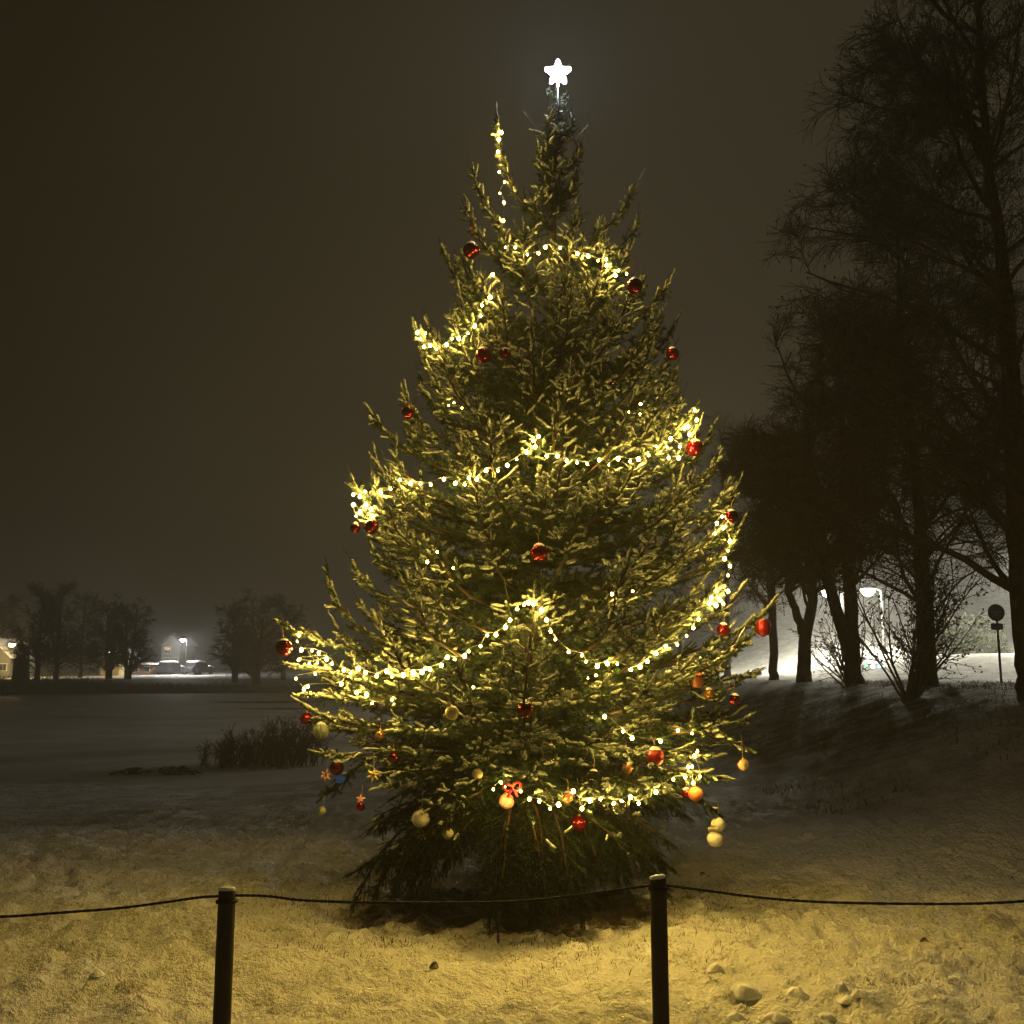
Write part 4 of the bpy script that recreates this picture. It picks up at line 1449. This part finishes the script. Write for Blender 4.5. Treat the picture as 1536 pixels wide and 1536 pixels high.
# heap of stones at the near shore
hb = base(232, 1139, 21.6)
heap = empty('stone_heap', hb, 'low heap of dark stones dusted with snow on the near shore', 'stone heap')
for i in range(22):
    mb = MB()
    rr = random.uniform(.10, .26)
    V = []
    for j in range(7):
        ph = math.pi * j / 6
        for q in range(9):
            a = 2 * math.pi * q / 9
            w = rr * random.uniform(.8, 1.15)
            V.append((w * math.sin(ph) * math.cos(a) * 1.3, w * math.sin(ph) * math.sin(a), w * .6 * math.cos(ph)))
    Fs = [(j * 9 + q, j * 9 + (q + 1) % 9, (j + 1) * 9 + (q + 1) % 9, (j + 1) * 9 + q) for j in range(6) for q in range(9)]
    mb.add(V, Fs)
    o = mb.build('stone', M['stone'], heap, False)
    xx = random.uniform(-.95, .95)
    o.location = (xx, random.uniform(-.4, .4), .06 + (1 - abs(xx)) * .22 * random.random())
    o.rotation_euler = (random.uniform(-.4, .4), random.uniform(-.3, .3), random.uniform(0, 6))

# ------------------------------------------------------------------ road sign on the bank
sb = at(1503, 1036, 24.0)
g0 = th(sb.x, sb.y)
sign = empty('road_sign', (sb.x, sb.y, g0), 'round road sign with a small plate below it on a thin post', 'road sign')
zc = at(1497, 919, 24).z - g0
zp = at(1497, 940, 24).z - g0
mb = MB(); mb.lathe([(.028, -.2), (.028, zc + .2)], 12); mb.build('post', M['darkmetal'], sign, True)
mb = MB()
R_ = 12.3 / F * 24
mb.lathe([(R_, -.010), (R_ * 1.0, .010)], 32)
o = mb.build('round_plate', M['signback'], sign); o.rotation_euler = (math.pi / 2, 0, 0); o.location = (-.03, -.045, zc)
mb = MB()
t = np.linspace(0, 2 * math.pi, 33)
V, Q = tubes(np.stack([R_ * .98 * np.cos(t), np.zeros(33), R_ * .98 * np.sin(t)], 1)[None], np.full((1, 33), .012), 6)
r_ = link('rim', mesh_np('rim', V, Q), M['darkmetal'], sign); r_.location = (-.03, -.055, zc)
mb = MB(); mb.box((0, 0, .02), (R_ * 1.1, .006, R_ * .16)); mb.box((.0, 0, -.06), (R_ * .18, .0062, R_ * .55)); o = mb.build('faint_mark', M['signmark'], sign); o.location = (-.03, -.062, zc)
mb = MB(); mb.box((-.03, -.045, zp), (18 / F * 24, .015, 9.5 / F * 24)); mb.build('small_plate', M['signback'], sign)


# ------------------------------------------------------------------ street lamps
def street_lamp(px, py, Y, col, power, rad_, lab, group, arm=.5, side=1, z_to=None):
    p = at(px, py, Y)
    bx = p.x + side * arm
    g = th(bx, Y)
    root = empty('street_lamp', (bx, Y, g), lab, 'street lamp', group)
    H = p.z - g
    t = np.linspace(0, 1, 6)
    V, Q = tubes(np.stack([np.zeros(6), np.zeros(6), -.3 + t * (H + .3)], 1)[None], np.linspace(.085, .05, 6)[None], 10)
    link('pole', mesh_np('pole', V, Q), M['metal'], root, True)
    V, Q = tubes(np.array([[[0, 0, H], [-side * arm * .4, 0, H + .14], [-side * arm, 0, H + rad_ * .6 + .10]]]), np.full((1, 3), .035), 8)
    link('arm', mesh_np('arm', V, Q), M['metal'], root, True)
    mb = MB(); mb.lathe([(rad_ * 1.15, rad_ * .35), (rad_ * 1.0, rad_ * .7), (rad_ * .5, rad_ * .95), (rad_ * .15, rad_ * 1.05)], 18, (-side * arm, 0, H)); mb.build('lamp_housing', M['darkmetal'], root, True)
    mb = MB(); mb.lathe([(rad_ * .1, -rad_ * .75), (rad_ * .6, -rad_ * .55), (rad_ * .95, -rad_ * .1), (rad_ * 1.0, rad_ * .2), (rad_ * .98, rad_ * .33)], 18, (-side * arm, 0, H))
    mb.build('lit_globe', emission('lamp_light', col, power), root, True)
    return root


cool = (1.0, .95, .76)
LG = 'street lamps on the road behind the bank'
street_lamp(1242, 889, 44, cool, 1700, .28, 'lit street lamp seen between the stems of the forked and two-stemmed trees', LG, .6, 1)
street_lamp(1302, 887, 46, cool, 1700, .31, 'bright street lamp just right of the two-stemmed tree', LG, .6, 1)
street_lamp(1172, 942, 74, cool, 1500, .32, 'distant street lamp low between the slim tree and the spruce', LG, .5, 1)
street_lamp(1545, 850, 38, cool, 4000, .22, 'lit street lamp hidden behind the thick trunk at the right edge', LG, .5, 1)
LF = 'lamps on the far shore'
street_lamp(274, 960, 118, (1.0, .97, .93), 1900, .30, 'bright white street lamp on the far shore with a foggy halo', LF, .5, 1)
street_lamp(18, 967, 104, (1.0, .74, .30), 900, .34, 'warm lamp glowing by the gabled house at the left edge', LF, .3, 1)
street_lamp(166, 978, 112, (1.0, .80, .45), 500, .2, 'small warm lamp under the trees of the far shore', LF, .3, -1)

# coloured lights on the ground behind the shrub
cb = at(1312, 1006, 36)
cr = empty('coloured_lights', (cb.x, cb.y, th(cb.x, cb.y)), 'small cluster of coloured lights glimpsed behind the leafy shrub', 'string lights')
cols = [((1, .1, .08), 6), ((.2, 1, .3), 4), ((.9, .95, 1), 7), ((.2, .5, 1), 6), ((1, .8, .4), 6), ((.95, 1, 1), 6)]
zb_ = cb.z - th(cb.x, cb.y)
cpts = []
for i, (c, sN) in enumerate(cols):
    mb = MB(); mb.lathe(sphere_prof(.07, 6), 10)
    o = mb.build('bulb', emission('coloured_bulb', c, sN), cr, True)
    o.location = (-.55 + .24 * i, random.uniform(-.1, .1), max(.08, zb_ + .22 * math.sin(i * 2.2)))
    cpts.append(tuple(o.location))
V, Q = tubes(spline(np.array(cpts), 5)[None] + [[[0, 0, .075]]], np.full((1, 26), .008), 4)
link('cable', mesh_np('cable', V, Q), M['cable'], cr)
# low hedge behind the sign and snow-lit rise
hb_ = at(1450, 985, 40)


def leafmass(name, loc, dims, n, size, m, lab, cat, g, kind=None, parts=True):
    root = empty(name, loc, lab, cat)
    u = g.normal(0, 1, (n, 3)); u /= np.linalg.norm(u, axis=1, keepdims=True)
    r = g.uniform(.55, 1.0, (n, 1)) ** .6
    lump = 1 + .25 * (vnoise(u[:, 0] * 3 + 9, u[:, 2] * 3 + u[:, 1], 41)[:, None] - .5) * 2
    c = u * r * lump * np.array(dims) * .5
    c[:, 2] = np.abs(c[:, 2] + dims[2] * .1) * 1.7
    a = g.normal(0, 1, (n, 3)); a /= np.linalg.norm(a, axis=1, keepdims=True)
    v = np.cross(a, g.normal(0, 1, (n, 3))); v /= np.linalg.norm(v, axis=1, keepdims=True)
    l = size * g.uniform(.6, 1.3, (n, 1))
    V = np.stack([c, c + a * l * .5 + v * l * .4, c + a * l, c + a * l * .5 - v * l * .4], 1).reshape(-1, 3)
    Q = (np.arange(n) * 4)[:, None] + np.arange(4)[None]
    tag(link('foliage', mesh_np('foliage', V, Q), m, root), kind='stuff')
    V, Q = tubes(np.array([[[0, 0, -.2], [0, 0, dims[2] * .5]]]), np.array([[.06, .02]]) * max(1, dims[2] / 2), 6)
    link('stem', mesh_np('stem', V, Q), M['darkbark'], root)
    return root


M['hedge'] = mat('hedge_leaf', (0.05, 0.055, 0.03), .8)
for i, (px, lab) in enumerate(((1408, 'hazy hedge bush behind the leafy shrub, left of the road sign'), (1470, 'hazy hedge bush right behind the road sign'))):
    p = at(px, 985, 43)
    leafmass('hedge_bush', (p.x, p.y, th(p.x, p.y) - .1), (2.6, 1.8, 1.7), 5000, .10, M['hedge'], lab, 'bush', G)

# ------------------------------------------------------------------ far shore
FAR = {}


def far_tree(px, Y, H, R, lab, seed, stems=1):
    b = base(px, 1015, Y)
    if stems not in FAR:
        g = np.random.default_rng(60 + stems)
        st_ = []
        for k in range(stems):
            o = (k - (stems - 1) / 2) * .9
            st_.append(([(o * .3, 0, -.2), (o * .5, 0, 2), (o, 0, 5), (o * 1.3, 0, 9.3)], [.30, .22, .16, .03]))
        FAR[stems] = root = bare_tree('bare_tree', st_, 3.8, g, n=(44, 12, 8, 0), thick=2.7, lab=lab, group='hazy trees on the far shore', loc=b, mw=M['fartwig'], mb_=M['fartwig'], lo=.12, rise=.35, droop=-.10)
    else:
        src = FAR[stems]
        root = src.copy()
        COL.objects.link(root)
        root['label'] = lab
        root.location = b
        root.rotation_euler.z = seed * 1.7
        for ch in src.children:
            c = ch.copy()
            COL.objects.link(c)
            c.parent = root
    root.scale = (R / 3.7, R / 3.7, H / 10.6)


far_tree(56, 96, 9.0, 3.4, 'hazy bare tree beside the gabled house at the far left', 1)
far_tree(84, 99, 9.6, 3.6, 'tall hazy bare tree, second from the left on the far shore', 2)
far_tree(163, 100, 8.2, 2.9, 'hazy bare tree standing before the small warm lamp', 3, 2)
far_tree(192, 98, 7.8, 3.0, 'hazy bare tree with leaning stems left of the brown shed', 4, 2)
far_tree(352, 94, 7.6, 3.2, 'hazy round bare tree right of the white street lamp', 5, 2)
far_tree(384, 92, 8.6, 3.6, 'tallest hazy tree right of the white street lamp, next to the spruce', 6, 2)
far_tree(425, 97, 8.0, 3.6, 'hazy tree of the far shore partly hidden behind the spruce', 7, 1)
far_tree(120, 108, 9.0, 3.4, 'pale hazy tree behind the others on the far shore', 8)
far_tree(0, 112, 9.0, 3.2, 'hazy tree cut by the left edge behind the gabled house', 9)

# slim dark evergreen by the left house
p = base(31, 1012, 92)
leafmass('evergreen_bush', p, (1.3, 1.3, 3.4), 2600, .22, M['fartwig'], 'slim dark evergreen bush before the warm lamp at far left', 'bush', G)

# dark reeds along the far shore
rl = []
for i in range(15000):
    x = random.uniform(-62, -18)
    y = 82.5 + random.random() * 6 - 2.5 * math.sin(x * .09)
    rl.append((x, y, random.uniform(.5, 1.5) * float(np.interp(x, [-60, -38, -33, -18], [1.0, 1.0, .45, .15])), .25))
blades(rl, 'reeds', M['reed'], 'dark belt of reeds along the far shore of the pond', .05)


def house(px0, px1, py_eave, py_base, Y, wall, lab, roof_h, wins, gable=True, depth=6, name='house', snow=True):
    a, b_ = at(px0, py_base, Y), at(px1, py_base, Y)
    W = b_.x - a.x
    gz = th((a.x + b_.x) / 2, Y)
    H = at(px0, py_eave, Y).z - gz
    root = empty(name, ((a.x + b_.x) / 2, Y + depth / 2, gz), lab, 'house' if name == 'house' else 'shed')
    mb = MB(); mb.box((0, 0, H / 2 - .3), (W, depth, H + .6)); mb.build('wall', wall, root)
    if gable:
        gb_ = MB(); gb_.prism([(-W / 2, H + .003), (W / 2, H + .003), (0, H + roof_h)], -depth / 2 + .01, depth / 2 - .01); gb_.build('gable', wall, root)
        for s in (-1, 1):
            d = Vector((s * W / 2, 0, -roof_h)); L = d.length; n_ = Vector((roof_h * s, 0, W / 2)).normalized()
            q = [(n_ * .04) + Vector((0, 0, H + roof_h)), (n_ * .04) + Vector((s * W / 2 * 1.12, 0, H - roof_h * .12))]
            V = []
            for yy in (-depth / 2 - .3, depth / 2 + .3):
                for k_ in q:
                    V += [(k_.x, yy, k_.z), (k_.x + n_.x * .16, yy, k_.z + n_.z * .16)]
            m2 = MB(); m2.add(V, [(0, 1, 3, 2), (4, 6, 7, 5), (0, 2, 6, 4), (1, 5, 7, 3), (0, 4, 5, 1), (2, 3, 7, 6)])
            m2.build('roof', M['snow'] if snow else M['rooftile'], root)
    else:
        m2 = MB(); m2.box((0, -.2, H + .12), (W + .5, depth + .6, .22)); m2.build('roof', M['snow'] if snow else M['rooftile'], root)
    for (fx, fz, w, h) in wins:
        mb = MB(); mb.box(((fx - .5) * W, -depth / 2 - .02, fz * H), (w, .06, h)); wo = mb.build('window', M['frame'], root)
        for s in (-1, 1):
            mb = MB(); mb.box(((fx - .5) * W + s * w * .235, -depth / 2 - .055, fz * H), (w * .42, .03, h * .86)); mb.build('pane', M['pane'], wo)
    return root


house(-45, 13, 985, 1008, 108, M['plaster'], 'pale gabled house with snowy roof at the left edge', 1.9, [(.62, .55, .9, .9), (.85, .5, .8, .8)])
house(150, 178, 990, 1012, 117, M['yellowwall'], 'ochre house under the small warm lamp on the far shore', 1.2, [(.3, .5, .7, .8)])
house(190, 233, 997, 1013, 121, M['brownwall'], 'long low brown shed on the far shore', .5, [(.3, .55, .7, .7), (.7, .55, .7, .7)], gable=False, name='shed')
house(240, 268, 968, 1012, 127, M['plaster'], 'tall pale house with dark windows beside the white street lamp', 1.4, [(.35, .82, .8, .9), (.3, .42, .8, 1.0), (.75, .42, .8, 1.0)], snow=False)


def parked_car(px, py, Y, lab, rot=0):
    p = at(px, py, Y)
    g = th(p.x, Y)
    root = empty('parked_car', (p.x, Y, g), lab, 'car', 'snowed-in cars on the far shore')
    root.rotation_euler.z = rot
    mb = MB(); mb.prism([(-2.1, .3), (2.1, .3), (2.15, .75), (1.2, .92), (-1.9, .95), (-2.15, .7)], -.85, .85); mb.build('body', M['carpaint'], root)
    mb = MB(); mb.prism([(-1.6, .955), (1.0, .93), (.4, 1.42), (-1.2, 1.45)], -.74, .74); mb.build('cabin', M['pane'], root)
    mb = MB(); mb.prism([(-1.25, 1.46), (.42, 1.44), (.2, 1.60), (-.4, 1.66), (-1.1, 1.60)], -.74, .74); mb.build('roof_snow', M['snow'], root)
    mb = MB(); mb.prism([(1.05, .95), (2.12, .78), (1.9, .95), (1.2, 1.08)], -.8, .8); mb.build('bonnet_snow', M['snow'], root)
    for sx in (-1.35, 1.35):
        for sy in (-.8, .8):
            mb = MB(); mb.lathe([(.32, -.1), (.32, .1)], 16); w = mb.build('wheel', M['tyre'], root, True); w.rotation_euler = (math.pi / 2, 0, 0); w.location = (sx, sy, .32)


parked_car(297, 1013, 121, 'snow-covered car right of the white street lamp', 1.2)
parked_car(256, 1013, 122, 'snow-covered car left of the white street lamp post', 1.35)

# ------------------------------------------------------------------ misty air
mh = bpy.data.materials.new('mist')
mh.use_nodes = True
nt = mh.node_tree
nt.nodes.clear()
pv = nt.nodes.new('ShaderNodeVolumePrincipled')
pv.inputs['Color'].default_value = (.93, .93, .92, 1)
pv.inputs['Density'].default_value = HAZE
pv.inputs['Anisotropy'].default_value = 0.0
oo = nt.nodes.new('ShaderNodeOutputMaterial')
nt.links.new(pv.outputs[0], oo.inputs['Volume'])
mb = MB()
mb.box((-100, 430, 7.5), (1100, 980, 19))
tag(mb.build('haze', mh), 'thin night mist over the pond and the park', 'haze', kind='stuff')
